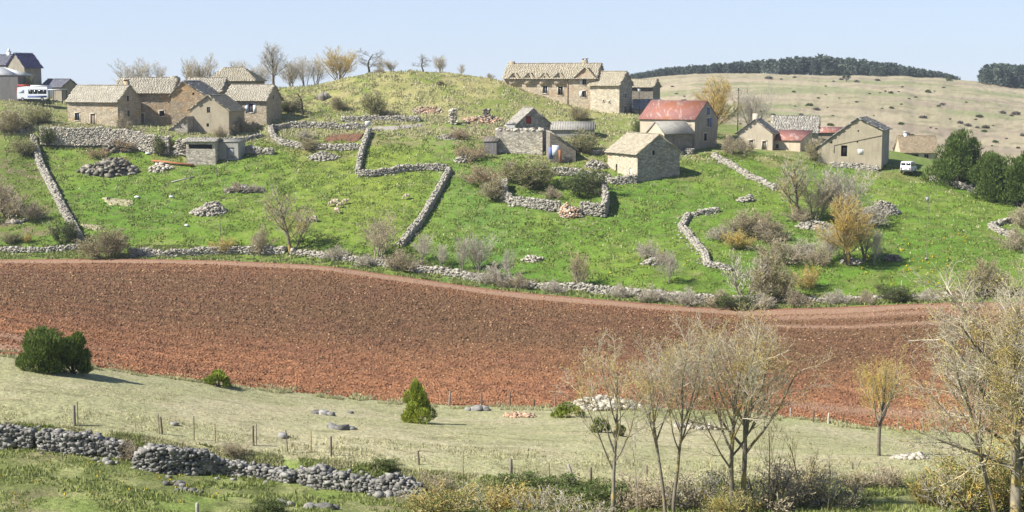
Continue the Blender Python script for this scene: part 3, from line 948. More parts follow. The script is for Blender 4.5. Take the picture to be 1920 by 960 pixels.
def put(pr, label, cat, u, v=None, D=None, top=None, wpx=None, sx=None, group=None, turn=None, parts=('trunk', 'crown'), flat=False):
    """Stands a plant where the photograph shows it; further ones of its kind are copies of it and of its parts."""
    P = gp(u, D) if D else pt(u, v)
    hgt = at(u, top, P[1])[2] - P[2] if top is not None else pr['h']
    sc = hgt / pr['h']
    w = sc if wpx is None else min(1.75 * sc, max(.75 * sc, wpx * P[1] / F / pr['w']))
    root = empty(pr['name'], tuple(P), 0)
    if pr['objs'] is None:
        if pr['tr'].n:
            pr['objs'] = [pr['tr'].build(parts[0], pr['m1'], root), pr['tw'].build(parts[1], pr['m2'], root)]
        else:
            pr['objs'] = [pr['tw'].build(parts[1], pr['m2'], root)]
    else:
        for o in pr['objs']:
            c = o.copy()
            COL.objects.link(c)
            c.parent = root
    root.rotation_euler.z = rng.random() * 6.28 if turn is None else turn
    root.scale = (w, w, sc)
    return tag(root, label, cat, group)

def scrub(seed, h, w, n, P, bark_, twig_, bud=None, nbud=0, sbud=.12, name='shrub'):
    r = random.Random(seed)
    st = []
    for k in range(n):
        a, q = r.uniform(0, 6.28), r.random() ** .6
        st.append((math.cos(a) * w * .16 * q, math.sin(a) * w * .16 * q, math.cos(a) * q * w / h * .75, math.sin(a) * q * w / h * .75, h * r.uniform(.45, .95) * (1 - .25 * q), .018 * h ** .5))
    return plant(seed, st, P, bark_, twig_, bud, nbud, sbud, name)

SHRUB = dict(BASE, levels=4, split=1, seg=(5, 4, 3, 3, 3), wan=(.14, .2, .24, .26, .28), up=(.08, .09, .07, .05, .03), n=(8, 6, 5, 4), ref=(1.5, .8, .4, .2),
             t0=(.15, .15, .1, .1), ang=(38, 42, 45, 45), ratio=(.55, .55, .55, .5), rmin=.008)

def needle_mass(mb, lobes, n, size, r, mat=0, up=.55, shell=.6, aspect=.42):
    vol = np.array([l[3] * l[4] * l[5] for l in lobes]) ** .7
    k = r.choice(len(lobes), n, p=vol / vol.sum())
    Lb = np.array(lobes)[k]
    d = r.normal(size=(n, 3))
    d /= np.linalg.norm(d, axis=1, keepdims=True)
    rr = shell + (1 - shell) * r.random(n) ** .6
    rr = rr * (.86 + .3 * vnoise(d[:, 0] * 3 + Lb[:, 0] * 5, d[:, 2] * 3 + d[:, 1] * 2.3 + Lb[:, 2] * 3, 8))
    P = Lb[:, :3] + d * rr[:, None] * Lb[:, 3:6]
    D = d * .7 + np.array([0, 0, up]) + (r.random((n, 3)) - .5) * .9
    ok = P[:, 2] > .02
    cards(mb, P[ok], D[ok], size * (.6 + .8 * r.random(ok.sum())), mat, r, aspect)

def bush_clumps(label, name, cat, u, v, wpx, hpx, mats, n, size, seed, lob=14, cone=.0, group=None, depth=.8, trunk=True, base_up=.0):
    """Evergreen bush: many needle sprays gathered in uneven clumps round a stem."""
    r = np.random.default_rng(seed)
    P = pt(u, v)
    s = P[1] / F
    w, h = wpx * s * .86, hpx * s * .95
    L = []
    for k in range(lob):
        t = (k + .5) / lob
        z = h * (.10 + .78 * t)
        rad = (1 - cone * t) * (1 - .55 * t ** 3) * .5
        a = r.random() * 6.28
        q = .35 + .5 * r.random()
        sz = (.20 - .08 * cone * t) * (.7 + .7 * r.random())
        L.append((math.cos(a) * q * w * rad * 1.2, math.sin(a) * q * w * rad * depth * 1.2, z, w * sz * (1 - cone * t * .6), w * sz * depth * (1 - cone * t * .6), h * (.16 + .1 * r.random())))
    root = empty(name, tuple(P))
    mb = MB()
    half = n // 2
    needle_mass(mb, L, n - half, size, r, 0, .95)
    needle_mass(mb, [(l[0] * 1.05, l[1] * 1.05, l[2] * 1.03, l[3] * .8, l[4] * .8, l[5] * .8) for l in L], half, size * .9, r, 1, .8)
    mb.build('foliage', [M[mats[0]], M[mats[1]]], root)
    if trunk:
        wd = Wood()
        for l in L[::2]:
            wd.add([(0, 0, -.2), (l[0] * .3, l[1] * .3, l[2] * .4), (l[0] * .8, l[1] * .8, l[2])], [.05 * h ** .5, .035, .012], 5)
        tb = MB()
        wd.into(tb)
        tb.build('stems', M['bark_dark'], root)
    return tag(root, label, cat, group)

# ------------------------------------------------------------------ posts
def post(label, u, v, vtop, r=.055, lean=0, mat='wood', group='posts of the wire fence', name='fence_post', sides=6, dmin=55):
    P = pt(u, v, dmin)
    h = (at(u, vtop, P[1])[2] - P[2])
    wd = Wood()
    wd.add([(0, 0, -.3), (lean * .5, 0, h * .5), (lean, 0, h - .03), (lean, 0, h)], [r * 1.08, r, r * .93, r * .72], sides)
    mb = MB()
    wd.into(mb)
    an = np.arange(sides) * 2 * math.pi / sides
    mb.add(np.concatenate([np.stack([lean + r * .72 * np.cos(an), r * .72 * np.sin(an), np.full(sides, h)], 1), [[lean, 0, h + .015]]]),
           np.array([[i, (i + 1) % sides, sides] for i in range(sides)]), 0, .6)
    o = mb.build(name, M[mat])
    o.location = tuple(P)
    return tag(o, label, 'post', group)

# ------------------------------------------------------------------ houses
def rot(p, a):
    return np.array([p[0] * math.cos(a) - p[1] * math.sin(a), p[0] * math.sin(a) + p[1] * math.cos(a), p[2] if len(p) > 2 else 0])

def panel(mb, o, xd, prof, bottom, holes, depth=.25, mat=0):
    """A wall face standing on o, running along xd, its top following prof, with openings cut in it."""
    o, xd = np.array(o, float), np.array(xd, float)
    nin = np.array([-xd[1], xd[0], 0])           # into the house
    px = [p[0] for p in prof]
    top = lambda q: float(np.interp(q, px, [p[1] for p in prof]))
    xs = sorted(set([round(q, 4) for q in px] + [round(q, 4) for h in holes for q in (h[0], h[2])]))
    W3 = lambda q, z_, d=0: o + xd * q + nin * d + np.array([0, 0, z_])
    for a, b_ in zip(xs[:-1], xs[1:]):
        mid = (a + b_) / 2
        hs = sorted([h for h in holes if h[0] - 1e-4 < mid < h[2] + 1e-4], key=lambda h: h[1])
        z0 = bottom
        for h in hs:
            mb.add([W3(a, z0), W3(b_, z0), W3(b_, h[1]), W3(a, h[1])], [[0, 1, 2, 3]], mat, .5)
            z0 = h[3]
        mb.add([W3(a, z0), W3(b_, z0), W3(b_, top(b_)), W3(a, top(a))], [[0, 1, 2, 3]], mat, .5)
    for (x0, z0, x1, z1) in holes:
        c = [(x0, z0), (x1, z0), (x1, z1), (x0, z1)]
        for k in range(4):
            p, q = c[k], c[(k + 1) % 4]
            mb.add([W3(*p), W3(*q), W3(*q, depth), W3(*p, depth)], [[0, 3, 2, 1]], mat, .5)

def roof_face(mb, e0, e1, r1, r0, kind, thick=.14, sl=.55, rag=.5):
    """Roof plane from the eave e0-e1 up to the ridge r0-r1: a solid deck with slabs, ribs or tiles on it."""
    e0, e1, r1, r0 = [np.array(q, float) for q in (e0, e1, r1, r0)]
    n = np.cross(e1 - e0, r0 - e0)
    n /= np.linalg.norm(n)
    lift = n * .03
    V = [e0 + lift, e1 + lift, r1 + lift, r0 + lift]
    V = V + [q + n * thick for q in V]
    mb.add(V, BOXF, 0, .35)
    Lw, Lh = np.linalg.norm(e1 - e0), np.linalg.norm((r0 + r1) / 2 - (e0 + e1) / 2)
    up = ((r0 + r1) - (e0 + e1))
    up /= np.linalg.norm(up)
    ax = (e1 - e0) / Lw
    P = lambda a, b_: (e0 * (1 - a) + e1 * a) * (1 - b_) + (r0 * (1 - a) + r1 * a) * b_
    if kind == 'plain': return
    if kind == 'metal':
        k = int(Lw / .45)
        for i in range(k + 1):
            a = min(.995, max(.005, i / k))
            p, q = P(a, .01), P(a, .99)
            w_ = ax * .04
            V = [p - w_ + n * (thick + .02), p + w_ + n * (thick + .02), q + w_ + n * (thick + .02), q - w_ + n * (thick + .02)]
            mb.add(V + [x_ + n * .05 for x_ in V], BOXF, 0, .5)
        return
    if kind == 'tile': sl = .34
    else: sl *= .82
    rows = max(2, int(Lh / (sl * .62)))
    C, SX, SY = [], [], []
    for j in range(rows):
        x_ = -sl * rng.random()
        b_ = (j + .25) / rows
        wrow = Lw * (1 - b_) + np.linalg.norm(r1 - r0) * b_
        while x_ < wrow:
            w_ = sl * (.65 + .8 * rng.random()) if kind != 'tile' else sl * .7
            cx = x_ + w_ / 2
            if -.1 < cx < wrow + .1:
                C.append(P(min(1, max(0, cx / max(wrow, .01))), b_ + (rng.random() - .5) * .25 * rag / rows) + n * (thick + .035 + .03 * rng.random() * rag))
                SX.append(w_ * .97)
                SY.append(sl * (.95 + .45 * rng.random() * rag))
            x_ += w_
    C, SX, SY = np.array(C), np.array(SX), np.array(SY)
    k = len(C)
    th_ = (.035 + .03 * rng.random(k) * rag)[:, None]
    cor = np.array([[-1, -1], [1, -1], [1, 1], [-1, 1]]) / 2
    jx = cor[None, :, :1] * SX[:, None, None] * (1 + .25 * rag * (rng.random((k, 4, 1)) - .5))
    jy = cor[None, :, 1:] * SY[:, None, None] * (1 + .35 * rag * (rng.random((k, 4, 1)) - .5))
    tl = (rng.random((k, 1, 1)) - .5) * .10 * rag
    base = C[:, None] + jx * ax + jy * (up * .995) + n * (-.12 * jy + tl * jx)
    V = np.concatenate([base, base + n * th_[:, None]], 1)
    f = BOXF[None] + (np.arange(k) * 8)[:, None, None]
    mb.add(V.reshape(-1, 3), f.reshape(-1, 4), 0, np.repeat(rng.random(k), 8))

PARTS = dict(win='window', door='door', shutter='shutter', panel='panel')

def opening(root, o, xd, x0, z0, x1, z1, kind, surr):
    """The window, door or shutter that fills an opening, with its frame."""
    o, xd = np.array(o, float), np.array(xd, float)
    yaw = math.atan2(xd[1], xd[0])
    nin = np.array([-xd[1], xd[0], 0])
    cx, cz, w, h = (x0 + x1) / 2, (z0 + z1) / 2, x1 - x0, z1 - z0
    C = lambda d, dx=0, dz=0: tuple(o + xd * (cx + dx) + nin * d + np.array([0, 0, cz + dz]))
    first = None
    def one(nm, c, size, mt, parent=None):
        b = MB()
        b.box(c, size, yaw, 0, .5)
        return b.build(nm, M[mt], parent or root)
    if kind.startswith('win'):
        first = one('window', C(.17), (w + .02, .03, h + .02), 'glass')
        fr = MB()
        fm = 'white' if 'w' in kind[3:] else 'wood_grey'
        for dx in (-w / 2 + .04, 0, w / 2 - .04): fr.box(C(.13, dx), (.07 if dx else .05, .05, h - .004), yaw, 0, .5)
        for dz in (-h / 2 + .04, h / 2 - .04): fr.box(C(.128, 0, dz), (w - .004, .05, .07), yaw, 0, .5)
        fr.build('frame', M[fm], first)
        for side, ch in ((-1, 'L'), (1, 'R')):
            for key, mt in (('s', 'white'), ('b', 'pale_blue'), ('n', 'blue_paint')):
                if key + ch in kind:
                    one('shutter', C(-.04, side * (w / 2 + w * .36)), (w * .62, .05, h), mt)
    elif kind.startswith('door'):
        first = one('door', C(.17), (w + .02, .06, h + .02), {'door': 'wood', 'doorw': 'white_panel', 'doorg': 'metal', 'doord': 'wood_grey'}[kind])
    elif kind.startswith('shut'):
        first = one('shutter', C(.06), (w - .01, .05, h - .01), {'shutr': 'red_paint', 'shutw': 'white_panel', 'shutb': 'blue_paint', 'shutd': 'wood'}[kind])
        b = MB()
        for dx in (-w * .25, 0, w * .25): b.box(C(.028, dx), (.03, .02, h - .06), yaw, 0, .2)
        b.build('batten', M['wood' if kind != 'shutr' else 'red_paint'], first)
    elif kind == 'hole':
        first = one('opening', C(.32), (w + .1, .04, h + .1), 'dark')  # dark sheet set back in the hole for the shade inside
    if surr and first is not None:
        b = MB()
        for dx in (-w / 2 - .09, w / 2 + .09): b.box(C(.02, dx), (.18, .10, h + .004), yaw, 0, .5)
        b.box(C(.018, 0, h / 2 + .11), (w + .44, .12, .22), yaw, 0, .6)
        b.box(C(.012, 0, -h / 2 - .07), (w + .4, .16, .13), yaw, 0, .4)
        b.build('surround', M['surround'], first)

def house(label, corner, yaw, L, Wd, H, Hr, wmat, rmat, name='stone_house', cat='house', kind='slab', Hb=None, ry=0.0, hip=(0, 0), ov=.28, ovg=.18,
          ops=(), chim=(), D=None, down=3.0, sl=.55, rag=.6, surr=True, group=None, facemats=None, origin=None, open_top=False, verge=None):
    """A house: walls with openings cut in them, roof, chimneys. corner = (u, v, sx, sy), the corner of the plan seen at that point."""
    yaw = math.radians(yaw)
    Hb = H if Hb is None else Hb
    u, v, sx, sy = corner
    P = at(u, v, D) if D else pt(u, v)
    org = P - rot((sx * L / 2, sy * Wd / 2, 0), yaw)
    root = empty(name, tuple(org), yaw)
    root['label'] = label
    root['category'] = cat
    if group: root['group'] = group
    hl, hw = L / 2, Wd / 2
    faces = {'F': ((-hl, -hw, 0), (1, 0, 0), [(0, H), (L, H)]),
             'B': ((hl, hw, 0), (-1, 0, 0), [(0, Hb), (L, Hb)]),
             'R': ((hl, -hw, 0), (0, 1, 0), [(0, H), (Wd, Hb)] if hip[1] else [(0, H), (hw + ry, Hr), (Wd, Hb)]),
             'L': ((-hl, hw, 0), (0, -1, 0), [(0, Hb), (Wd, H)] if hip[0] else [(0, Hb), (hw - ry, Hr), (Wd, H)])}
    mats, idx = [M[wmat]], {}
    for k, mt in (facemats or {}).items():
        mats.append(M[mt])
        idx[k] = len(mats) - 1
    mb = MB()
    todo = []
    for k, (o, xd, prof) in faces.items():
        hs = []
        for (fk, x0, z0, w_, h_, kd) in ops:
            if fk == k:
                hs.append((x0, z0, x0 + w_, z0 + h_))
                todo.append((o, xd, x0, z0, x0 + w_, z0 + h_, kd))
        panel(mb, o, xd, prof, -down, hs, mat=idx.get(k, 0))
    if open_top:                                           # roofless: thick walls, seen from above
        t = .55
        mb.box((0, -hw + t / 2 + .002, H - .3), (L - .01, t, .6), 0, 0, .5)
        mb.box((0, hw - t / 2 - .002, Hb - .3), (L - .01, t, .6), 0, 0, .5)
        mb.box((-hl + t / 2 + .002, 0, min(H, Hb) - .3), (t, Wd - 2 * t - .02, .6), 0, 0, .5)
        mb.box((hl - t / 2 - .002, 0, min(H, Hb) - .3), (t, Wd - 2 * t - .02, .6), 0, 0, .5)
        mb.add([(-hl, -hw, .0), (hl, -hw, .0), (hl, hw, .0), (-hl, hw, .0)], [[0, 1, 2, 3]], 0, .2)
    mb.build('wall', mats, root)
    for t in todo: opening(root, *t, surr)
    rf = None
    if not open_top:
        rb = MB()
        sf = (Hr - H) / max(.01, hw + ry)
        sb = (Hr - Hb) / max(.01, hw - ry)
        xl, xr = -hl - (ovg if not hip[0] else ov), hl + (ovg if not hip[1] else ov)
        rl, rr = (-hl + hip[0] if hip[0] else xl), (hl - hip[1] if hip[1] else xr)
        zf, zb = H - sf * ov, Hb - sb * ov
        if hw + ry > .05:
            roof_face(rb, (xl, -hw - ov, zf), (xr, -hw - ov, zf), (rr, ry, Hr), (rl, ry, Hr), kind, sl=sl, rag=rag)
        if hw - ry > .05:
            roof_face(rb, (xr, hw + ov, zb), (xl, hw + ov, zb), (rl, ry, Hr), (rr, ry, Hr), kind, sl=sl, rag=rag)
        if hip[0]: roof_face(rb, (xl, hw + ov, zb), (xl, -hw - ov, zf), (rl, ry - .01, Hr), (rl, ry + .01, Hr), kind, sl=sl, rag=rag)
        if hip[1]: roof_face(rb, (xr, -hw - ov, zf), (xr, hw + ov, zb), (rr, ry + .01, Hr), (rr, ry - .01, Hr), kind, sl=sl, rag=rag)
        if kind not in ('metal', 'plain') and rr - rl > .5 and hw - abs(ry) > .1:
            n = int((rr - rl) / .5)
            for i in range(n):
                rb.box((rl + (i + .5) * (rr - rl) / n, ry, Hr + .19 + rng.random() * .05), (.52, .5, .09), 0, 0, rng.random(), (rng.random() - .5) * .08)
        rf = rb.build('roof', M[rmat], root)
        for (cx, cy, w_, d_, z1, mt, cap) in chim:
            cb = MB()
            z0 = Hr - 1.3
            cb.box((cx, cy, (z0 + z1) / 2), (w_, d_, z1 - z0), 0, 0, .5)
            if cap == 'slab':
                for k in (-1, 1): cb.box((cx + k * w_ * .36, cy, z1 + .15), (.14, d_ * .8, .3), 0, 0, .4)
                cb.box((cx, cy, z1 + .35), (w_ * 1.25, d_ * 1.25, .1), 0, 0, .7)
            elif cap == 'pot':
                cb.box((cx, cy, z1 + .05), (w_ * 1.2, d_ * 1.2, .1), 0, 0, .6)
                cb.box((cx, cy, z1 + .35), (w_ * .5, d_ * .5, .5), 0, 0, .25)
            cb.build('chimney', M[mt], rf)
    return root, rf

def attach(root, name, mb, mt, parent=None): return mb.build(name, M[mt] if isinstance(mt, str) else mt, parent or root)
# ------------------------------------------------------------------ ground sheets in the village
strip('garden_bed', 'small reddish brown dug garden bed inside the village wall', 'garden bed', [(604, 266), (640, 267), (672, 266)], [(622, 251), (650, 250), (684, 250)], M['bed'], lift=.16)
strip('lane', 'grey lane curving between the knoll and the sloping meadow', 'lane', [(690, 246), (740, 245), (790, 238)], [(705, 238), (745, 237), (795, 231)], M['lane'], lift=.16)
for q in (([(205, 386), (240, 388), (252, 382)], [(190, 371), (222, 372), (250, 378)]), ([(160, 430), (180, 434), (195, 428)], [(150, 420), (172, 421), (190, 424)])):
    strip('bare_earth', 'bare pale patch of earth in the left pasture', 'bare earth', q[0], q[1], M['bare'], lift=.14)

# ------------------------------------------------------------------ village houses, left to right
M['sheet_white'] = mk('pale_roof_sheet', (.66, .65, .62), (.58, .57, .54), 1, tint=(.92, 1.05), rough=.5)
house('tall grey house with a purple slate roof at the far left', (48, 187, -1, -1), 60, 4.4, 5.2, 6.7, 9.4, 'render_grey', 'slate_purple', 'slate_roofed_house', D=292, sl=.4, rag=.2)
house('grey slated house wing with a white chimney at the left edge', (13, 187, 1, -1), -12, 7, 5, 7.3, 9.2, 'render_grey', 'slate', 'slate_roofed_house', D=296, sl=.4, rag=.2, chim=[(2.9, 0, .7, .6, 10.0, 'white', 'pot')])
house('grey plank barn with a pale roof at the left edge', (35, 186, 1, -1), -3, 9, 8, 4.6, 6.1, 'plank', 'sheet_white', 'plank_barn', 'barn', kind='plain', D=276, hip=(0, 4.4), surr=False, ov=.1)
house('low building with a dark slate roof behind the white bus', (117, 188, 1, -1), -27, 5.8, 4.6, 2.7, 4.2, 'render_grey', 'slate', 'slate_roofed_shed', 'shed', D=292, sl=.4, rag=.2, surr=False)
house('stone cottage with arched doorway and one small front window', (222, 242, 1, -1), -25, 11.8, 6.4, 5.0, 7.75, 'wall_tan', 'slab', 'stone_cottage', D=257,
      ops=[('F', 1.7, 1.45, 1.1, 1.35, 'win'), ('F', 5.4, .15, 1.15, 2.5, 'door'), ('R', 2.6, 5.0, .6, 1.0, 'hole'), ('R', 2.6, 2.3, .6, 1.0, 'hole')],
      chim=[(5.2, .3, .85, .75, 8.6, 'wall_tan', 'slab')])
house('long ochre stone barn with a sagging slab roof behind the cottage', (324, 231, 1, -1), -6, 11.2, 6.6, 5.8, 8.3, 'wall_ochre', 'slab', 'stone_barn', 'barn', D=263, rag=.9, ov=.45,
      ops=[('F', 8.7, 1.3, .95, .95, 'hole'), ('F', 4.4, .1, 1.3, 1.7, 'shutd')], chim=[(4.9, 0, 1.3, .7, 8.75, 'wall_grey', '')])
house('ochre stone gable wing with a one sided slab roof', (322, 233, -1, 1), 83, 9, 8.1, 4.4, 7.8, 'wall_ochre', 'slab_grey', 'stone_barn', 'barn', Hb=5.3, ry=1.6, D=261.5, rag=.9,
      ops=[('L', 4.1, 5.4, .4, .4, 'hole')], surr=False)
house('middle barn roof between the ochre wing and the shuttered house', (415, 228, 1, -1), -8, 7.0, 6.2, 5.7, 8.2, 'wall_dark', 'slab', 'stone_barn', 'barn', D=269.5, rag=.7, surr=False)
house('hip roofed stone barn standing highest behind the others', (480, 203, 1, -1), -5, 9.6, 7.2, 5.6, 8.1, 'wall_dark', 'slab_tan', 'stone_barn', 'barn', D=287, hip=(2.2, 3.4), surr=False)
house('stone house with white shutters and a dark right gable', (500, 233, 1, -1), -17, 8.6, 6.4, 4.5, 7.2, 'wall_tan', 'slab', 'stone_house', D=264,
      ops=[('F', 4.9, 2.1, .95, 1.75, 'winw-sR-bL'), ('R', 2.8, 4.6, .5, .8, 'hole')])
house('small rendered gable house with two tiny dark windows', (430, 256, -1, -1), 76, 6.7, 7.6, 4.65, 7.2, 'render_tan', 'slab_tan', 'rendered_house', Hb=4.75, rag=.5, ov=.35,
      ops=[('L', 3.3, 4.2, .65, 1.05, 'win'), ('L', 3.15, 1.7, .5, .6, 'hole')], surr=False)
house('low stone lean-to against the left of the rendered house', (352, 254, -1, -1), 76, 5, 3.8, 3.3, 3.3, 'wall_grey', 'slab', 'stone_lean_to', 'shed', Hb=.7, ry=-1.9, D=254.5, surr=False)
house('stone shed with a flat slab roof over a dark gap', (404, 309, 1, -1), -4, 5.1, 4.2, 3.9, 4.4, 'wall_ruin', 'slab_grey', 'stone_shed', 'shed', surr=False, ov=.3,
      ops=[('F', .5, 2.75, 4.1, .75, 'hole')])
house('grey concrete shed joined to the flat roofed stone shed', (447, 301, 1, -1), -12, 3.9, 3.2, 3.1, 3.4, 'concrete', 'sheet', 'concrete_shed', 'shed', kind='metal', Hb=3.4, ry=1.5, surr=False, ov=.1,
      ops=[('F', 1.7, .3, 1.5, 1.9, 'doorg')])
# the ruins and the house with the red shutter
house('gable house with a red shutter above the roofless ruin', (966, 264, -1, 1), 110, 4.8, 7.1, 2.7, 5.8, 'wall_grey', 'slab_grey', 'stone_house', D=257,
      ops=[('L', 2.1, 3.1, 1.0, 1.35, 'shutr')], surr=False, chim=[(-1.6, -.2, .5, .5, 6.0, 'wall_dark', '')])
ru, _ = house('roofless pale stone ruin with square walls', (1017, 292, 1, -1), -9, 8.3, 5.2, 4.35, 5, 'wall_grey', 'slab', 'stone_ruin', 'ruin', open_top=True, surr=False, facemats={'F': 'wall_ruin'})  # paler front, greyer sides: lit and shaded faces put into the colour
n = 150
q = rng.random(n)
sd_ = rng.integers(0, 4, n)
X_ = np.where(sd_ < 2, (q - .5) * 8.1, np.where(sd_ == 2, -3.87, 3.87))
Y_ = np.where(sd_ == 0, -2.33, np.where(sd_ == 1, 2.33, (q - .5) * 4.6))
b = MB()
blocks(b, np.column_stack([X_, Y_ + (rng.random(n) - .5) * .3, 4.36 + .3 * rng.random(n) * vnoise(X_ * .9, Y_ * .9, 3)]), np.array([[.55, .42, .26]]) * (.6 + .8 * rng.random((n, 1))), np.zeros(n))
b.build('broken_wall_top', M['stone_pale'], ru)
house('dark stone lean-to falling to the right of the ruin', (1031, 305, -1, 1), 97, 5, 4.5, 2.2, 5.2, 'wall_dark', 'slab_grey', 'stone_lean_to', 'shed', Hb=5.2, ry=2.25, surr=False, rag=1.2)
house('small dark plank shed left of the roofless ruin', (931, 291, 1, -1), -12, 2.3, 2.4, 2.3, 3.0, 'plank', 'wood_grey', 'plank_shed', 'shed', kind='metal', Hb=3.0, ry=1.15, surr=False, ov=.1)
house('whitewashed box hut beside the red shuttered house', (965, 249, 1, -1), -6, 1.5, 1.6, 1.5, 1.6, 'white_panel', 'sheet', 'whitewashed_hut', 'hut', kind='metal', Hb=1.6, ry=.75, surr=False, D=254, ov=.08, ovg=.08)
house('long low shed with a pale corrugated roof behind the bush', (1113, 263, 1, -1), -6, 7.8, 4.2, 1.95, 3.2, 'concrete', 'sheet', 'corrugated_roof_shed', 'shed', kind='metal', surr=False, D=257)
# the long farmhouse
fh, fr = house('long farmhouse with four small roof dormers on the knoll', (1118, 202, 1, -1), -16, 19.3, 7, 6.0, 8.75, 'wall_rust', 'slab_tan', 'farmhouse', D=284, ov=.4,
      ops=[('F', 8.2, 2.8, .95, 1.6, 'winw'), ('F', 11.4, 2.5, 1.0, 1.7, 'win'), ('F', 16.4, 4.55, .8, 1.15, 'win-sL'), ('F', 16.4, 2.1, .8, 1.2, 'win-sL'), ('F', 18.4, .8, .7, 1.9, 'door')],
      chim=[(-8.9, 0, .95, .8, 9.35, 'wall_tan', ''), (6.4, .2, 1.05, .9, 9.5, 'wall_tan', 'slab')])
def dormer(root, x, hw, w, z0, zp, ze, slope, roofm, back):
    """A wall dormer: gable wall flush with the front and a little roof running back into the main one."""
    y0 = -hw - .34
    mb = MB()
    a, b_ = x - w / 2, x + w / 2
    V = [(a, y0, z0), (b_, y0, z0), (b_, y0, ze), (x, y0, zp), (a, y0, ze)]
    V2 = [(p[0], y0 + .32, p[2]) for p in V]
    mb.add(V + V2, [[0, 1, 2, 4], [1, 0, 5, 6], [2, 1, 6, 7], [0, 4, 9, 5], [4, 3, 8, 9], [3, 2, 7, 8]], 0, .5)
    mb.add(V, [[4, 2, 3]], 0, .5)
    d = mb.build('dormer', M['wall_rust'], root)
    rb = MB()
    zo = (zp - ze) / (w / 2) * .28
    roof_face(rb, (a - .28, back, ze - zo), (a - .28, y0 - .12, ze - zo), (x, y0 - .12, zp), (x, back, zp), 'slab', sl=.45)
    roof_face(rb, (b_ + .28, y0 - .12, ze - zo), (b_ + .28, back, ze - zo), (x, back, zp), (x, y0 - .12, zp), 'slab', sl=.45)
    rb.build('roof', M[roofm], d)
    return d
for x_ in (2.3, 5.45, 8.6, 11.7):
    d = dormer(fh, x_ - 9.65, 3.5, 2.1, 4.6, 6.95, 5.85, 0, 'slab_tan', -1.6)
    b = MB(); b.box((x_ - 9.65, -3.85, 6.1), (.36, .03, .34), 0, 0, .5); b.build('window', M['dark'], d)
dormer(fh, 17.1 - 9.65, 3.5, 4.6, 5.75, 7.9, 5.8, 0, 'slab_tan', -.9)
b = MB(); b.box((13.4 - 9.65, -3.56, 2.8), (.12, .1, 5.6), 0, 0, .5); b.build('drainpipe', M['wood'], fh)
house('tower like right end of the farmhouse with a dark gable', (1161, 214, 1, -1), -33, 6.7, 5.3, 5.8, 8.3, 'wall_pale', 'slab_tan', 'stone_house', D=280.5, facemats={'R': 'wall_grey'},  # greyer gable puts the shaded side into the wall colour
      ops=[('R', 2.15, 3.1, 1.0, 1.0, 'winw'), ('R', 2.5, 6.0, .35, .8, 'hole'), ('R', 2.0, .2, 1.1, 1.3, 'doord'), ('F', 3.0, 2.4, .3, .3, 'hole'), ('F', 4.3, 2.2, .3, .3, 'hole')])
house('shaded dark barn right of the farmhouse tower', (1224, 203, 1, -1), -20, 5.2, 6.0, 4.3, 5.8, 'wall_dark', 'slab_tan', 'stone_barn', 'barn', D=292, surr=False)  # dark masonry stands in for the shadow cast by the tower
house('low outbuilding with a pale slate roof behind the lamp post', (1238, 213, 1, -1), -5, 5.3, 4.6, .9, 2.6, 'wall_grey', 'slate_pale', 'slate_roofed_shed', 'shed', D=283, surr=False, sl=.4, rag=.3)
# right half of the village
house('two storey house with a rusty red metal roof', (1302, 282, -1, 1), 145, 11.2, 8.8, 5.5, 8.6, 'render_grey', 'red_sheet', 'metal_roofed_house', kind='metal', facemats={'B': 'render_pale', 'L': 'render_grey'},  # pale for the sunlit long wall, grey for the gable in shade
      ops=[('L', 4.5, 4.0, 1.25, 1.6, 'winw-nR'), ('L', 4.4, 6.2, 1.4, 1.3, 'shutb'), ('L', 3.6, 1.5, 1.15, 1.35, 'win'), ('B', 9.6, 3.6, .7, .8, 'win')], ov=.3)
house('low annex with a grey sheet roof beside the red roofed house', (1245, 277, -1, -1), 30, 6.2, 5.0, 2.5, 4.4, 'wall_dark', 'sheet', 'stone_annex', 'shed', kind='metal', D=246.5, facemats={'L': 'render_pale'}, surr=False)  # dark stone, darkened too for the side turned from the sun; lit gable paler
house('square stone barn standing lowest in the green meadow', (1195, 341, -1, 1), 118, 9.3, 8.4, 4.6, 7.6, 'wall_grey', 'slab_tan', 'stone_barn', 'barn', facemats={'B': 'wall_pale'}, rag=.8,  # sunlit side coloured paler, the shaded gable greyer
      ops=[('L', 2.9, 4.3, .5, .8, 'hole'), ('B', 6.9, .7, .7, 1.5, 'doorw'), ('B', 2.6, 1.2, .5, 1.4, 'hole')], surr=False)
house('pale gable house with a tall chimney', (1448, 282, -1, -1), 72, 6.5, 6.4, 3.0, 5.4, 'render_pale', 'slab_grey', 'rendered_house', rag=.9,
      ops=[('L', 2.2, .25, .75, 1.5, 'doord'), ('L', 4.6, .1, .65, 1.5, 'doord')], chim=[(-2.6, .05, 1.0, .9, 6.6, 'render_pale', '')])
house('stone slab roofed wing behind the rusty lean-to', (1532, 273, 1, -1), -14, 8.4, 6.6, 2.6, 5.4, 'wall_grey', 'slab_grey', 'stone_house', D=269, rag=1.1, surr=False)
house('small pale lean-to with a rusty orange metal roof', (1500, 291, 1, -1), -35, 6.0, 5.2, 2.6, 4.2, 'render_pale', 'red_sheet', 'metal_roofed_lean_to', 'shed', kind='metal', Hb=4.2, ry=2.6,
      ops=[('F', 1.2, 1.1, .6, .8, 'win')], surr=False, D=255)
house('low building with a flat red roof between the pale house and the big barn', (1583, 273, 1, -1), -8, 6.2, 5, 2.5, 3.4, 'render_tan', 'red_sheet', 'metal_roofed_shed', 'shed', kind='metal', D=276, surr=False)
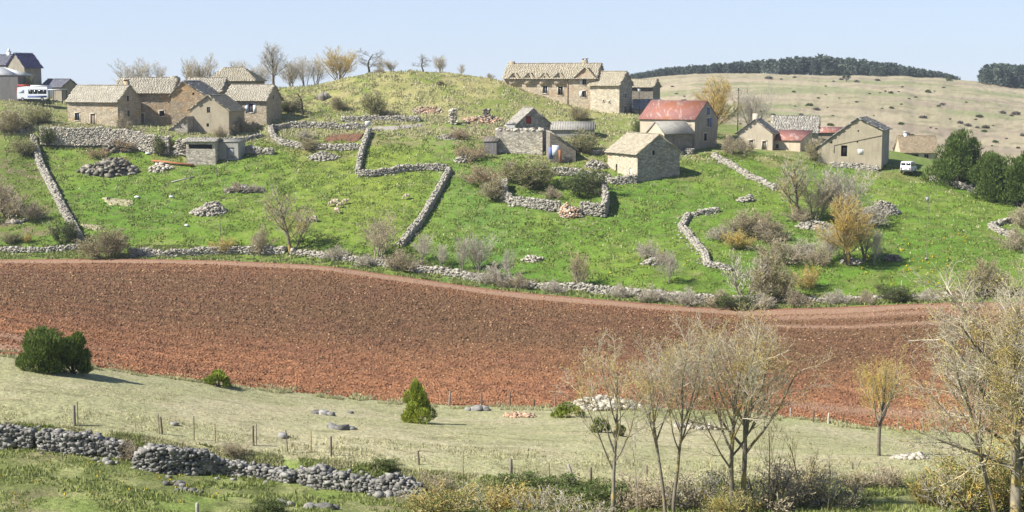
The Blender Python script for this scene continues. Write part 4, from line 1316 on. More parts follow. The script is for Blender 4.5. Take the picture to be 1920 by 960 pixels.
bb, bf = house('big rendered barn with a broken slab roof beside the white van', (1652, 320, -1, -1), 68, 9.7, 10.9, 6.8, 8.8, 'render_tan', 'slab_grey', 'rendered_barn', 'barn', Hb=3.7, ry=-1.35, rag=1.6, facemats={'F': 'render_grey'},  # right side greyer: its shade is part of the render colour
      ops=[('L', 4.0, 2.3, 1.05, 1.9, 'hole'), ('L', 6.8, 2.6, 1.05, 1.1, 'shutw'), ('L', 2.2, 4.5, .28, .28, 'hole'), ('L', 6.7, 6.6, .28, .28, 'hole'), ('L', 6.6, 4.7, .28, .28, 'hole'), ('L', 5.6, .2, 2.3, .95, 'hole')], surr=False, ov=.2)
b = MB()
yl = lambda q: 5.45 - q
for (p, q) in (((2.8, 2.9), (2.8, 4.2)), ((2.8, 4.2), (10.85, 6.0))):
    c = ((p[0] + q[0]) / 2, (p[1] + q[1]) / 2)
    ln, an = math.hypot(q[0] - p[0], q[1] - p[1]), math.atan2(q[1] - p[1], q[0] - p[0])
    V = np.array([[-ln / 2, -.05], [ln / 2, -.05], [ln / 2, .05], [-ln / 2, .05]]) @ np.array([[math.cos(an), math.sin(an)], [-math.sin(an), math.cos(an)]]) + c
    b.add([(-4.85 - t, yl(v_[0]), v_[1]) for t in (0, .07) for v_ in V], BOXF, 0, .4)
b.build('cornice', M['wood'], bb)
house('low white house with an old tile roof behind the conifers', (1757, 303, 1, -1), -3, 7.2, 6.2, 1.95, 4.9, 'render_pale', 'tile', 'tile_roofed_house', D=283, kind='tile',
      ops=[('F', 2.1, .4, 1.4, 1.1, 'win'), ('F', 4.6, .4, .9, 1.1, 'win')], chim=[(-2.2, 0, .6, .6, 5.5, 'white', 'slab')], surr=False, rag=.3)

# ------------------------------------------------------------------ walls of the village and of the fields
wall('tall retaining wall below the cottage terrace', [(78, 272), (130, 273), (190, 274), (250, 280), (318, 290)], 3.3, .9, .27, .12, name='retaining_wall', mat='stone_pale', spill=.1)
wall('thick drystone wall running down the left edge of the pasture', [(63, 262), (72, 300), (92, 345), (118, 395), (150, 452)], 1.15, 1.05, .34, .25)
wall('low drystone wall along the field at the left edge', [(-20, 473), (60, 473), (110, 471), (152, 468)], .85, .7, .38, .4)
wall('drystone field wall left of the tall twin stemmed tree', [(245, 480), (320, 481), (400, 477), (480, 476), (535, 476)], 1.35, .8, .34, .4, spill=.5)
wall('tumbled field wall between the twin stemmed tree and the diagonal wall', [(548, 477), (620, 484), (680, 493), (745, 503)], 1.1, .8, .34, .55, spill=.7)
wall('field wall bordering the track right of the diagonal wall', [(762, 505), (800, 511), (850, 518), (910, 528)], 1.2, .8, .34, .4, spill=.5)
wall('overgrown field wall around the lone ochre bush', [(925, 530), (1000, 541), (1070, 545), (1150, 550), (1200, 556)], 1.2, .8, .34, .5, spill=.5)
wall('overgrown field wall below the thicket on the right', [(1215, 558), (1290, 564), (1350, 569), (1420, 570)], 1.3, .8, .34, .4, spill=.5)
wall('long low field wall at the right end of the track', [(1440, 569), (1500, 568), (1600, 565), (1700, 562), (1815, 558)], .85, .8, .34, .5, spill=.4)
wall('diagonal drystone wall dropping from the meadow corner to the field', [(843, 322), (829, 350), (808, 386), (783, 427), (752, 463)], 1.1, .9, .34, .3)
wall('wall dropping from the lane to the meadow corner', [(692, 250), (684, 270), (676, 300), (671, 326)], 1.15, .8, .34, .3)
wall('curved wall along the foot of the small upper meadow', [(673, 330), (700, 331), (735, 326), (790, 319), (838, 319)], 1.3, .8, .34, .35)
wall('garden wall curving in front of the dug bed', [(507, 247), (512, 260), (530, 272), (575, 280), (630, 281), (682, 281)], 1.25, .8, .34, .3)
wall('dark wall behind the garden bed', [(508, 247), (540, 241), (580, 240), (640, 243), (690, 243)], 1.4, .7, .34, .3)
wall('upper drystone wall at the foot of the knoll', [(642, 228), (690, 227), (740, 227), (787, 228)], 1.2, .7, .34, .3)
wall('rubble wall right of the concrete shed', [(449, 283), (480, 288), (513, 290)], 1.7, 1.1, .36, .5, spill=1)
wall('leaning wall top between the shed and the garden', [(425, 265), (460, 264), (492, 257)], .8, .7, .34, .35)
wall('curved end of the enclosure wall below the ruin', [(946, 352), (945, 372), (958, 381), (990, 388)], 1.9, 1.1, .36, .45, spill=.8)
wall('enclosure wall left of the collapsed gap', [(990, 389), (1020, 393), (1052, 396)], 1.85, .9, .34, .12)
wall('enclosure wall corner right of the collapsed gap', [(1090, 402), (1132, 408), (1137, 385), (1131, 362)], 2.3, .8, .34, .15)
wall('dark drystone wall between the enclosure and the square barn', [(1035, 327), (1080, 330), (1120, 336), (1150, 345), (1192, 343)], 1.5, .9, .36, .35)
wall('drystone wall dropping right from the red roofed house', [(1338, 294), (1370, 312), (1402, 332), (1455, 358)], .95, .8, .34, .35, spill=.5)
wall('rubble wall in front of the annex', [(1245, 291), (1270, 290), (1300, 289)], 1.3, .9, .36, .4, spill=.8)
wall('low wall along the foot of the big rendered barn', [(1560, 312), (1600, 316), (1648, 321)], .9, .6, .34, .2)
wall('drystone wall in front of the row of conifers', [(1745, 338), (1785, 347), (1845, 366), (1905, 386)], 1.0, .7, .34, .3)
wall('stub of wall under the bush at the right edge', [(1893, 417), (1858, 426), (1872, 436), (1900, 446)], .9, .8, .34, .4)
wall('winding low wall left of the thicket', [(1345, 397), (1290, 407), (1277, 428), (1300, 455), (1322, 480), (1326, 499), (1372, 508)], .9, .9, .34, .45, spill=.7)
wall('short tumbled wall above the garden', [(1205, 223), (1230, 225), (1260, 226)], 1.0, .7, .34, .4)
wall('low wall behind the green strip beside the square barn', [(1110, 290), (1140, 288), (1165, 287)], 1.1, .7, .34, .4)

pile('broken heap of reddish rubble filling the gap in the enclosure wall', 1072, 409, 46, 30, 285, 0.37, 'stone_red', 'rubble_heap', 'rubble', 1.6, mat2='stone_pale')
pile('grey stone pile alone in the left pasture', 388, 405, 68, 24, 360, 0.33, lean=.45)
pile('wide bramble grown stone pile above the twin stemmed tree', 458, 362, 82, 13, 360, 0.33, mat='rock', depth=1.2)
pile('pale stone pile right of the tall thicket trees', 1655, 403, 74, 24, 360, 0.33)
pile('small dark stone pile alone in the right meadow', 1676, 490, 34, 14, 120, 0.33, 'rock')
pile('small stone pile under the meadow trees', 1600, 496, 46, 9, 120, 0.30)
pile('stone pile with a dark hollow in the middle of the slope', 1400, 379, 34, 13, 105, 0.37)
pile('low stone pile in the meadow above the hedgerow', 1000, 492, 44, 12, 90, 0.30, 'stone_pale')
pile('stones fallen under the bush in the meadow', 1222, 497, 36, 14, 90, 0.30)
pile('rubble slope beside the flat roofed shed', 338, 290, 34, 32, 180, 0.37)
pile('rubble of a fallen hut between the knoll and the ruins', 905, 232, 80, 9, 240, 0.33, 'stone_red', mat2='stone')
pile('reddish rubble strip at the foot of the knoll', 800, 214, 60, 7, 180, 0.25, 'stone_red', mat2='stone_pale')
pile('loose stones above the concrete shed garden', 605, 302, 60, 16, 135, 0.33)
pile('stones at the top of the small upper meadow', 840, 262, 50, 8, 90, 0.25)
pile('scattered stones below the rubble strip', 870, 305, 40, 14, 90, 0.33)
pile('stone heap beside the square barn door', 1120, 317, 46, 18, 180, 0.33)
pile('rubble below the timber beams by the shed', 300, 322, 50, 14, 120, 0.37, 'stone_pale')
pile('stones under the thicket trees', 1530, 430, 70, 12, 165, 0.33)
pile('big rocky outcrop left of the timber beams', 196, 330, 108, 30, 180, 0.67, 'rock', 'rock_outcrop', 'rock', 3.0, lean=.3)
pile('rocky outcrop below the retaining wall', 222, 286, 62, 30, 165, 0.59, 'rock', 'rock_outcrop', 'rock', 1.5)
rock('dark crag on the left flank of the knoll', 604, 188, (1.6, 1.5, 2.6), 8, 1.0)
rock('rocks on the rough bank at the left edge', 42, 250, (1.6, 1.4, 1.2), 7, 2)
rock('grey boulders on the rough slope left of the thick wall', 30, 420, (1.7, 1.4, .9), 9, 1.2)
# ruined pillars of walls between the knoll and the red shuttered house
for lab, u, v, tp, w_ in (('pale standing fragment of a ruined wall below the knoll', 850, 233, 203, 1.7), ('short dark fragment of a ruined wall left of the red shutter', 912, 222, 205, 1.5)):
    P = pt(u, v)
    h = at(u, tp, P[1])[2] - P[2]
    n = 90
    k = rng.random((n, 3))
    mb = MB()
    tp_ = (1 - .25 * k[:, 2:3])
    stones(mb, np.column_stack([(k[:, :2] - .5) * np.array([w_, 1.1]) * tp_ + P[:2], P[2] + k[:, 2] * h]), np.array([[.5, .34, .3]]) * (.7 + .7 * rng.random((n, 1))), yaw=np.zeros(n))
    tag(mb.build('wall_fragment', M['stone_pale' if u < 900 else 'rock'], origin=tuple(P)), lab, 'ruin')

# near drystone wall, in ruined lengths below the bank
NW = dict(name='near_stone_wall', mat='stone_fg', rough=.5, spill=.5)
NW['name'] = 'stone_wall'
wall('near grey drystone wall at the lower left edge', [(-40, 838), (30, 836), (66, 840)], 1.35, .9, .25, **NW)
wall('near drystone wall below the first wooden post', [(78, 843), (130, 848), (190, 852), (236, 858)], 1.4, .9, .25, hs=[(0, .8), (.5, 1.05), (1, .7)], **NW)
wall('tallest near drystone wall with a clean face', [(258, 876), (300, 884), (360, 888), (418, 888)], 1.45, 1.0, .25, hs=[(0, .7), (.2, 1.0), (.8, 1.0), (1, .6)], **NW)
wall('collapsed low length of the near drystone wall', [(428, 888), (470, 892), (520, 898), (552, 904)], .95, 1.0, .25, hs=[(0, .9), (.3, .8), (1, .6)], **NW)
wall('near drystone wall with a dark steep right end', [(572, 905), (620, 914), (665, 919), (692, 921)], 1.35, 1.0, .25, hs=[(0, .8), (.3, 1.05), (1, .8)], **NW)
wall('rightmost tumbled length of the near drystone wall', [(700, 922), (740, 927), (795, 932)], 1.1, 1.1, .25, hs=[(0, .8), (.4, 1.1), (1, .5)], **NW)
for i, (u, v, s_, lab) in enumerate([(332, 912, .6, 'loose grey stones in front of the tallest near wall'), (358, 925, .5, 'two small rocks in the grass below the tallest near wall'), (522, 950, .8, 'rough rocks at the bottom edge below the collapsed wall'),
                                     (196, 870, .6, 'flat rock in the rough grass below the near wall'), (15, 845, .5, 'pale stones at the left foot of the near wall'), (728, 935, .8, 'boulder fallen from the rightmost near wall'), (605, 955, .9, 'dark rock at the bottom edge left of the bare sapling')]):
    rock(lab, u, v, (s_, s_ * .8, s_ * .6), 7, .7, 'stone_fg', 'loose_rock')
for (u, v, s_, n, lab) in [(605, 778, .9, 6, 'low grey rocks left of the yellow green juniper'), (635, 806, .9, 7, 'dark rock outcrop in the dry grass'), (528, 822, .7, 1, 'single dark rock beside the leaning stake'),
                           (893, 770, 1.0, 6, 'flat grey rocks at the field edge by the posts'), (657, 776, .45, 1, 'small dark rock in the dry grass'), (325, 799, .5, 1, 'small flat rock behind the fence post pair')]:
    rock(lab, u, v, (s_ * 1.3, s_, s_ * .55), n, 1.0, 'stone_fg', 'loose_rock')
pile('pale stone heap at the field edge behind the slender ash', 1135, 768, 150, 26, 630, 0.25, 'stone_pale', 'stone_pile', 'stone pile', 2.2)
pile('reddish stones scattered in the dry grass', 975, 783, 62, 7, 105, 0.22, 'stone_red', 'stone_pile', 'stone pile', 1.0)
pile('line of grey stones right of the small ochre tree', 1712, 862, 70, 10, 90, 0.25, 'stone_pale', 'stone_pile', 'stone pile', .8)
pile('pale stones in the grass behind the twin trunked ash', 1310, 805, 90, 9, 105, 0.25, 'stone_pale', 'stone_pile', 'stone pile', 1.0)
rock('single pale boulder by the fence at the field edge', 1691, 808, (.5, .45, .5), 1, .2, 'stone_pale', 'boulder')
# ------------------------------------------------------------------ bare trees of the skyline and the village
ASH = dict(BASE, wan=(.06, .10, .15, .18, .2), up=(.03, .14, .12, .10, .08), ang=(38, 36, 38, 40), n=(13, 7, 5, 3), t0=(.25, .15, .12, .1), ratio=(.54, .5, .5, .5))
FAN = dict(BASE, levels=4, split=1, seg=(8, 6, 4, 3, 3), wan=(.08, .12, .18, .2, .2), n=(10, 6, 5, 4), ref=(6, 2.4, 1.0, .5), t0=(.18, .15, .1, .1), ang=(32, 34, 36, 40), ratio=(.5, .5, .5, .5), rmin=.014, up=(.03, .14, .12, .10, .05), fall=(.3, .4, .4, .4))
THORN = dict(BASE, levels=4, split=2, wan=(.16, .25, .3, .3, .3), up=(.0, .05, .04, .03, .02), ang=(58, 52, 50, 50), n=(14, 10, 8, 4), rmin=.014, t0=(.22, .15, .1, .1), fall=(.25, .4, .4, .4))

def fan(seed, n, h, twig, bud=None, nb=0, sb=.12, spread=.35, P=FAN, bk='bark_pale', name='bare_tree'):
    r = random.Random(seed)
    return plant(seed, [(r.uniform(-.5, .5), r.uniform(-.5, .5), r.uniform(-1, 1) * spread, r.uniform(-1, 1) * spread, h * r.uniform(.7, .95), .011 * h) for _ in range(n)], P, bk, twig, bud, nb, sb, name)

vA = plant(11, [(0, 0, .02, 0, 9.2, .22)], dict(ASH, rmin=.016), 'bark', 'twig_grey', None, 0, .12, 'bare_tree')
vA2 = plant(12, [(0, 0, -.05, .05, 8.5, .20), (.3, .2, .25, .0, 6.5, .13)], dict(ASH, rmin=.016), 'bark', 'twig', 'leaf_ochre', 250, .12, 'bare_tree')
vF = fan(21, 7, 8, 'twig_grey', None, 0)
vF2 = fan(22, 9, 7, 'twig_brown', 'leaf_ochre', 160, .11, .4)
vW = fan(23, 15, 6.5, 'twig_ochre', 'leaf_ochre', 400, .12, .42)
vS = fan(24, 4, 9, 'twig_grey', None, 0, .12, .16)
vT = plant(25, [(0, 0, .05, 0, 4.6, .17)], THORN, 'bark_dark', 'twig_dark', 'leaf_brown', 900, .12, 'thorn_tree')
vO = plant(26, [(0, 0, .02, 0, 8.6, .2), (.5, 0, .22, .05, 7.5, .15)], dict(ASH, rmin=.014, n=(16, 9, 6, 5), t0=(.16, .12, .1, .1)), 'bark', 'twig_ochre', 'leaf_ochre', 260, .11, 'bare_tree')
SKY = 'bare trees along the skyline'
for pr, u, top, wpx, D, lab in [
        (vF, 252, 105, 56, 303, 'wide grey fan of a bare tree above the ochre barn'), (vS, 296, 117, 32, 305, 'small thin bare tree right of the grey fan above the ochre barn'),
        (vF2, 372, 97, 60, 302, 'brownish bare tree beside the hip roofed barn'), (vS, 455, 107, 40, 310, 'faint bare tree right of the hip roof'), (vF, 484, 112, 38, 312, 'faint grey bare tree left of the tallest skyline tree'),
        (vA, 513, 77, 64, 297, 'tallest grey bare tree of the skyline, right of the shuttered house'), (vF, 549, 104, 40, 303, 'pale bare tree just right of the tallest skyline tree'),
        (vS, 572, 100, 30, 305, 'slender grey bare tree left of the ochre willow'), (vS, 592, 108, 34, 307, 'thin bare tree touching the ochre willow'), (vW, 636, 84, 72, 295, 'dense ochre willow thicket on the left shoulder of the knoll'),
        (vT, 693, 90, 38, 293, 'small dark thorn tree on top of the knoll'), (vS, 716, 106, 28, 299, 'thin grey tree behind the dark thorn tree'), (vF2, 736, 109, 36, 299, 'low brown bare tree right of the dark thorn tree'),
        (vT, 794, 101, 36, 293, 'bushy brown thorn tree on the right part of the knoll'), (vF, 828, 101, 48, 297, 'grey twiggy tree right of the bushy brown thorn'), (vS, 864, 118, 46, 300, 'low faint twigs sinking behind the right side of the knoll')]:
    put(pr, lab, 'tree', u, D=D, top=top, wpx=wpx, group=SKY)
put(vO, 'golden bare tree behind the red metal roof', 'tree', 1336, D=268, top=139, wpx=92, turn=1.0)
put(vF, 'thin bare tree right of the telegraph pole', 'tree', 1410, D=276, top=158, wpx=50)
put(vF2, 'low golden bare tree between the farmhouse and the red roof', 'tree', 1300, D=272, top=178, wpx=44)
put(vT, 'spreading thorn tree right of the shuttered house', 'tree', 568, v=216, top=162, wpx=50)

# trees of the pasture and the field wall
put(vA2, 'twin stemmed bare tree with yellowish crown on the field wall', 'tree', 545, v=476, top=346, wpx=104, turn=.3)
put(fan(31, 7, 6, 'twig_brown', 'leaf_olive', 500, .1, .5), 'wide many stemmed bare tree left of the diagonal wall foot', 'tree', 716, v=487, top=388, wpx=88)
put(vS, 'thin forked bare tree at the foot of the diagonal wall', 'tree', 790, v=493, top=432, wpx=36)
put(vS, 'faint bare sapling right of the diagonal wall', 'sapling', 826, v=502, top=452, wpx=24)
put(vF, 'pale bare tree on the field wall right of the diagonal wall', 'tree', 894, v=508, top=434, wpx=46)
put(vS, 'thin bare sapling left of the pale field wall tree', 'sapling', 866, v=506, top=444, wpx=18)
put(vS, 'whitish bare sapling above the overgrown wall', 'sapling', 952, v=520, top=462, wpx=18)
put(vS, 'pale slim sapling left of the thicket by the field wall', 'sapling', 1252, v=531, top=462, wpx=34)
put(fan(32, 14, 4, 'twig_brown', 'leaf_ochre', 900, .12, .16), 'narrow ochre bare bush standing alone on the field wall', 'tree', 1086, v=541, top=464, wpx=34)
T2g = 'bare trees of the meadow thicket'
put(vA2, 'pale yellowish bare tree at the top of the thicket below the pale house', 'tree', 1496, v=412, top=282, wpx=84, turn=2, group=T2g)
put(vF2, 'many stemmed bare tree right of the pale yellowish one', 'tree', 1528, v=412, top=318, wpx=66, group=T2g)
put(vF, 'thin pale bare tree below the big rendered barn', 'tree', 1580, v=420, top=300, wpx=72, group=T2g)
put(vO, 'golden bare tree with dark trunks in the right meadow', 'tree', 1592, v=496, top=358, wpx=104, turn=4, group=T2g)
put(vA2, 'grey branched bare tree right of the golden meadow tree', 'tree', 1622, v=492, top=398, wpx=76, turn=1, group=T2g)
put(vS, 'slim bare tree at the right end of the meadow trees', 'tree', 1639, v=497, top=424, wpx=26, group=T2g)
put(vF, 'leaning grey bare tree left of the golden meadow tree', 'tree', 1552, v=490, top=416, wpx=42, group=T2g)

# ------------------------------------------------------------------ shrubs
sB = scrub(41, 2.6, 3.2, 17, SHRUB, 'bark', 'twig_brown', 'leaf_brown', 700, .12)
sG = scrub(42, 2.4, 3.4, 17, SHRUB, 'bark', 'twig_grey', 'leaf_grey', 700, .12)
sO = scrub(43, 2.8, 3.0, 17, SHRUB, 'bark', 'twig_brown', 'leaf_olive', 1900, .13)
sL = scrub(44, 3.0, 2.8, 17, SHRUB, 'bark', 'twig_brown', 'leaf_green', 2800, .14)
sY = scrub(45, 2.6, 2.6, 17, SHRUB, 'bark', 'twig_ochre', 'leaf_ochre', 1100, .12)
sD = scrub(46, 2.2, 3.2, 17, SHRUB, 'bark_dark', 'twig_dark', 'leaf_dark', 3000, .14)
sX = scrub(47, 2.4, 3.2, 17, SHRUB, 'bark', 'twig_brown', 'leaf_red' if 'leaf_red' in M else 'leaf_brown', 1500, .12)
def bs(pr, lab, u, v, top, w, group=None, cat='shrub'):
    put(pr, lab, cat, u, v=v, top=top, wpx=w, group=group, parts=('stems', 'foliage'))
H = 'shrubs along the field wall'
for a in [(sO, 'olive brown bush at the foot of the thick left wall', 205, 484, 424, 84), (sY, 'small ochre bush on the field wall', 418, 476, 441, 44), (sB, 'upright brown bush left of the twin stemmed tree', 484, 477, 418, 48),
          (sG, 'low grey bush right of the twin stemmed tree', 632, 487, 458, 60), (sB, 'dark brown bush at the foot of the diagonal wall', 756, 507, 462, 66), (sG, 'low grey scrub at the bend of the field wall', 690, 500, 474, 44),
          (sG, 'grey scrub on the wall right of the pale tree', 926, 536, 488, 56), (sB, 'brown scrub on the overgrown wall', 965, 542, 508, 54), (sG, 'pale scrub left of the narrow ochre bush', 1040, 549, 522, 60), (sG, 'dry grey scrub right of the narrow ochre bush', 1160, 558, 530, 66),
          (sG, 'dry grey scrub on the wall, left of the thicket', 1222, 566, 532, 72), (sG, 'pale dry scrub at the foot of the thicket wall', 1290, 572, 536, 76), (sB, 'brown scrub below the thicket', 1350, 576, 540, 70),
          (sD, 'dark green bramble bush at the wall below the thicket', 1375, 580, 550, 56), (sB, 'brown hedge bush right of the olive hedge bush', 1500, 574, 540, 74), (sG, 'grey hedge bush along the right field wall', 1570, 572, 540, 70), (sD, 'dark round bush in the right field wall', 1682, 566, 533, 44),
          (sB, 'brown low hedge left of the dark round bush', 1628, 570, 542, 70), (sG, 'grey low hedge right of the dark round bush', 1740, 566, 538, 80), (sB, 'low brown hedge at the right end of the wall', 1800, 562, 536, 70), (sG, 'pale bramble left of the olive hedge bush', 1425, 578, 546, 60)]:
    bs(*a[:5], a[5] * (1.35 if a[2] > 1200 else 1), group=H)
for a in [(sO, 'tall olive bush on the hedgerow below the thicket', 1442, 570, 468, 72), (fan(51, 10, 4, 'twig_grey', 'leaf_grey', 400, .1, .5, name='shrub'), 'leaning pale twigs left of the tall olive bush', 1392, 560, 465, 70),
          (sB, 'brown round bush at the top left of the thicket', 1388, 442, 388, 72), (sO, 'olive bush in the upper thicket', 1426, 446, 394, 64), (sB, 'dark brown twiggy bush in the middle of the thicket', 1440, 452, 404, 66),
          (sB, 'wide brown bramble in the lower thicket', 1462, 492, 440, 100), (sG, 'pale grey bush in the lower thicket', 1500, 484, 444, 62), (sY, 'ochre bush at the left of the lower thicket', 1385, 466, 428, 54), (sG, 'grey scrub left of the olive bush in the thicket', 1352, 452, 418, 44),
          (sY, 'small ochre bush right of the tall olive hedge bush', 1512, 544, 494, 44), (sB, 'dark scrub at the feet of the upper thicket trees', 1505, 416, 380, 60), (sG, 'grey scrub between the meadow trees', 1640, 424, 372, 60), (sB, 'low brown scrub in the lower thicket right side', 1530, 500, 456, 50),
          (sG, 'grey brush with a dark foot in the middle of the meadow', 1218, 484, 448, 44), (sB, 'brown brush sloping from the grey meadow brush', 1248, 494, 470, 46)]:
    bs(*a[:6], group='shrubs of the meadow thicket')
for a in [(sL, 'leafy olive green shrub inside the enclosure wall', 1002, 350, 286, 96), (sO, 'twiggy shrub under the roofless ruin', 960, 342, 300, 50), (sD, 'dark thorn bush at the right end of the enclosure', 1096, 364, 316, 70), (sL, 'round yellow green bush in front of the corrugated shed', 1091, 287, 239, 54),
          (sO, 'brown green thorn bush below the farmhouse', 1084, 226, 198, 62), (sD, 'dark evergreen bush left of the annex', 1200, 254, 222, 27), (sX, 'reddish bramble between the ruin and the enclosure', 905, 348, 306, 60), (sX, 'reddish brown bramble left of the ruin', 880, 300, 268, 54),
          (sO, 'green brown bramble below the ruin', 925, 372, 330, 50), (sB, 'brown scrub inside the enclosure', 1040, 372, 346, 50), (sL, 'upright yellow green bush at the foot of the knoll', 703, 219, 163, 40), (sB, 'dark scrub right of the upright yellow green bush', 728, 220, 204, 40), (sO, 'green shrub on the left flank of the knoll', 634, 207, 180, 32),
          (sB, 'brown bush right of the red roofed house', 1374, 288, 246, 44), (sB, 'brown scrub at the corner of the red roofed house', 1398, 284, 254, 40), (sO, 'yellow green bush in front of the rusty lean-to', 1530, 300, 258, 46), (sB, 'dark bush left of the big rendered barn', 1566, 302, 268, 36), (sD, 'dark ivy bush against the retaining wall', 306, 292, 252, 30),
          (sX, 'brown brambles above the big rocky outcrop', 235, 282, 256, 60), (sB, 'dry bramble on the low stone pile above the twin stemmed tree', 446, 360, 338, 44), (sG, 'grey scrub beside the dry bramble on the low stone pile', 478, 360, 343, 36), (sX, 'brown brambles on the big rocky outcrop', 186, 296, 274, 66), (sX, 'dry brambles in the middle of the rocky outcrop', 220, 318, 292, 70), (sB, 'climbing shrub on the cottage gable', 232, 246, 206, 20), (sB, 'dark scrub in the shade of the rendered house', 452, 250, 216, 50), (sB, 'bare climber on the rendered house front', 412, 258, 232, 24),
          (sG, 'dry grey tuft in the garden', 574, 262, 240, 60), (sO, 'bramble on the garden wall', 580, 282, 256, 50), (sX, 'reddish scrub among the rubble', 860, 260, 240, 44), (sO, 'small dark shrub on the upper knoll face', 826, 160, 150, 22), (sB, 'low dark scrub on top of the knoll beside the thorn tree', 711, 137, 124, 34), (sB, 'low scrub at the right end of the knoll top', 920, 145, 136, 34),
          (sB, 'wide grey brown bramble at the left edge', 14, 408, 318, 96), (sB, 'grey bramble below the wide one at the left edge', 60, 412, 372, 50), (sL, 'small bright green bush on the left edge wall', 20, 458, 432, 36), (sY, 'small yellow flowering bush on the left edge', 51, 456, 436, 16), (sD, 'green ivy bush at the foot of the thick left wall', 124, 456, 412, 40),
          (sL, 'green scrub on the bank below the bus', 70, 232, 196, 66), (sO, 'brown green scrub on the left bank', 24, 250, 204, 80), (sL, 'green scrub on the lower left bank', 50, 290, 256, 60), (sD, 'dark ivy at the top of the thick left wall', 92, 272, 236, 34), (sL, 'green bush between the plank barn and the tall grey house', 44, 188, 132, 20), (sB, 'dark hedge right of the shuttered house', 534, 208, 176, 40),
          (sD, 'dark shadowy bush in the hedge behind the thorn tree', 545, 210, 188, 34), (sB, 'brown bush at the right edge above the wall stub', 1912, 424, 374, 60), (sB, 'brown scrub below the bush at the right edge', 1908, 470, 420, 56), (sO, 'olive bush right of the last meadow post', 1846, 556, 482, 70)]:
    bs(*a[:6])

# evergreen conifers at the right and junipers of the near slope
CR = 'dark conifers at the right edge'
bush_clumps('tallest rounded dark conifer right of the van', 'conifer', 'conifer', 1798, 350, 106, 104, ('conifer', 'juniper'), 15000, .42, 61, 34, .35, CR, depth=1)
bush_clumps('low broad dark conifer right of the tallest one', 'conifer', 'conifer', 1862, 372, 98, 86, ('conifer', 'juniper'), 13000, .42, 62, 30, .12, CR, depth=1)
bush_clumps('dark conifer at the very right edge', 'conifer', 'conifer', 1920, 386, 96, 100, ('conifer', 'juniper'), 13000, .42, 63, 30, .12, CR, depth=1)
bush_clumps('left dark lobe of the big juniper pair by the field', 'juniper_bush', 'juniper', 85, 699, 92, 86, ('juniper', 'juniper'), 12000, .19, 64, 30, -.05, 'big juniper pair')
bush_clumps('right dark lobe of the big juniper pair by the field', 'juniper_bush', 'juniper', 137, 700, 76, 76, ('juniper', 'juniper'), 10000, .19, 65, 26, -.05, 'big juniper pair')
bush_clumps('low spreading juniper at the field edge', 'juniper_bush', 'juniper', 409, 725, 58, 30, ('juniper_yellow', 'juniper'), 3000, .18, 66, 12, .3)
bush_clumps('yellow green pointed juniper in the dry grass', 'juniper_bush', 'juniper', 782, 793, 78, 82, ('juniper_yellow', 'juniper_yellow'), 9000, .17, 67, 24, .62)
bush_clumps('low yellow green juniper left of the pale stone heap', 'juniper_bush', 'juniper', 1068, 783, 62, 28, ('juniper_yellow', 'juniper'), 2600, .18, 68, 12, .2)
bush_clumps('small green juniper behind the slender ash', 'juniper_bush', 'juniper', 1126, 811, 34, 28, ('juniper', 'juniper_yellow'), 2200, .16, 69, 10, .2)
bush_clumps('small dark juniper right of the slender ash trunk', 'juniper_bush', 'juniper', 1164, 818, 30, 22, ('juniper', 'leaf_brown'), 1600, .16, 70, 9, .2)

# ------------------------------------------------------------------ near ash trees at the lower right
NEAR = dict(BASE, wan=(.05, .11, .16, .2, .22), n=(17, 10, 8, 6), rmin=.0062, t0=(.30, .16, .12, .1), ang=(52, 42, 42, 44), up=(.02, .09, .10, .08, .06), ratio=(.50, .50, .5, .52), fall=(.42, .4, .4, .4), ref=(8, 3.6, 1.6, .75))
SAP = dict(FAN, rmin=.008, n=(9, 5, 4, 3), t0=(.25, .15, .1, .1))
def near(seed, label, u, D, top, stems, twig='twig', bud='leaf_ochre', nb=900, P=NEAR, name='bare_tree', cat='tree', bk='bark_near', sb=.06):
    pr = plant(seed, stems, P, bk, twig, bud, nb, sb, name)
    return put(pr, label, cat, u, D=D, top=top, turn=0)
def ash(seed, x, h, lean, rad, nf, spread, lo=.3, hi=.62, y=0, side=0):
    """A trunk that breaks up into rising limbs."""
    r = random.Random(seed)
    st = [(x, y, lean, 0, h * .86, rad)]
    a = r.uniform(0, 6.28)
    for k in range(nf):
        f = lo + (hi - lo) * (k + r.random() * .6) / nf
        a += 2.4 + r.uniform(-.4, .4)
        sp = spread * r.uniform(.8, 1.25) * (1.25 - .5 * f)
        st.append((x + lean * h * f * .97, y, lean * .5 + math.cos(a) * sp + side, math.sin(a) * sp, h * r.uniform(.42, .58) * (1.2 - .5 * f), rad * r.uniform(.36, .52), h * f))
    return st
TRK = dict(NEAR, wan=(.05, .13, .2, .24, .26), n=(9, 8, 7, 4), t0=(.5, .25, .2, .15), ang=(40, 44, 46, 46), up=(.02, .10, .08, .07, .06), ratio=(.36, .50, .52, .6), ref=(8, 3.6, 1.5, .7))
near(81, 'slender near ash with sparse grey twigs, left of the twin trunks', 1148, 62, 618, ash(1, 0, 7.4, .03, .095, 6, .62, .24, .6), 'twig', 'bud_near', 1500, P=dict(TRK, n=(8, 8, 7, 5)))
near(82, 'near ash with two thin trunks between the slender and the tallest one', 1252, 62, 572, ash(2, -.1, 8.0, -.05, .09, 5, .5, .32, .62) + ash(3, .25, 8.2, .0, .10, 6, .55, .36, .66, .1), 'twig', 'bud_near', 3000, P=TRK)
near(83, 'tallest near ash with two mossy trunks and a wide pale crown', 1384, 62, 544, ash(4, -.22, 8.2, -.06, .135, 7, .72, .26, .62) + ash(5, .22, 8.6, .06, .15, 8, .75, .3, .66, .1), 'twig', 'bud_near', 5500, P=TRK)
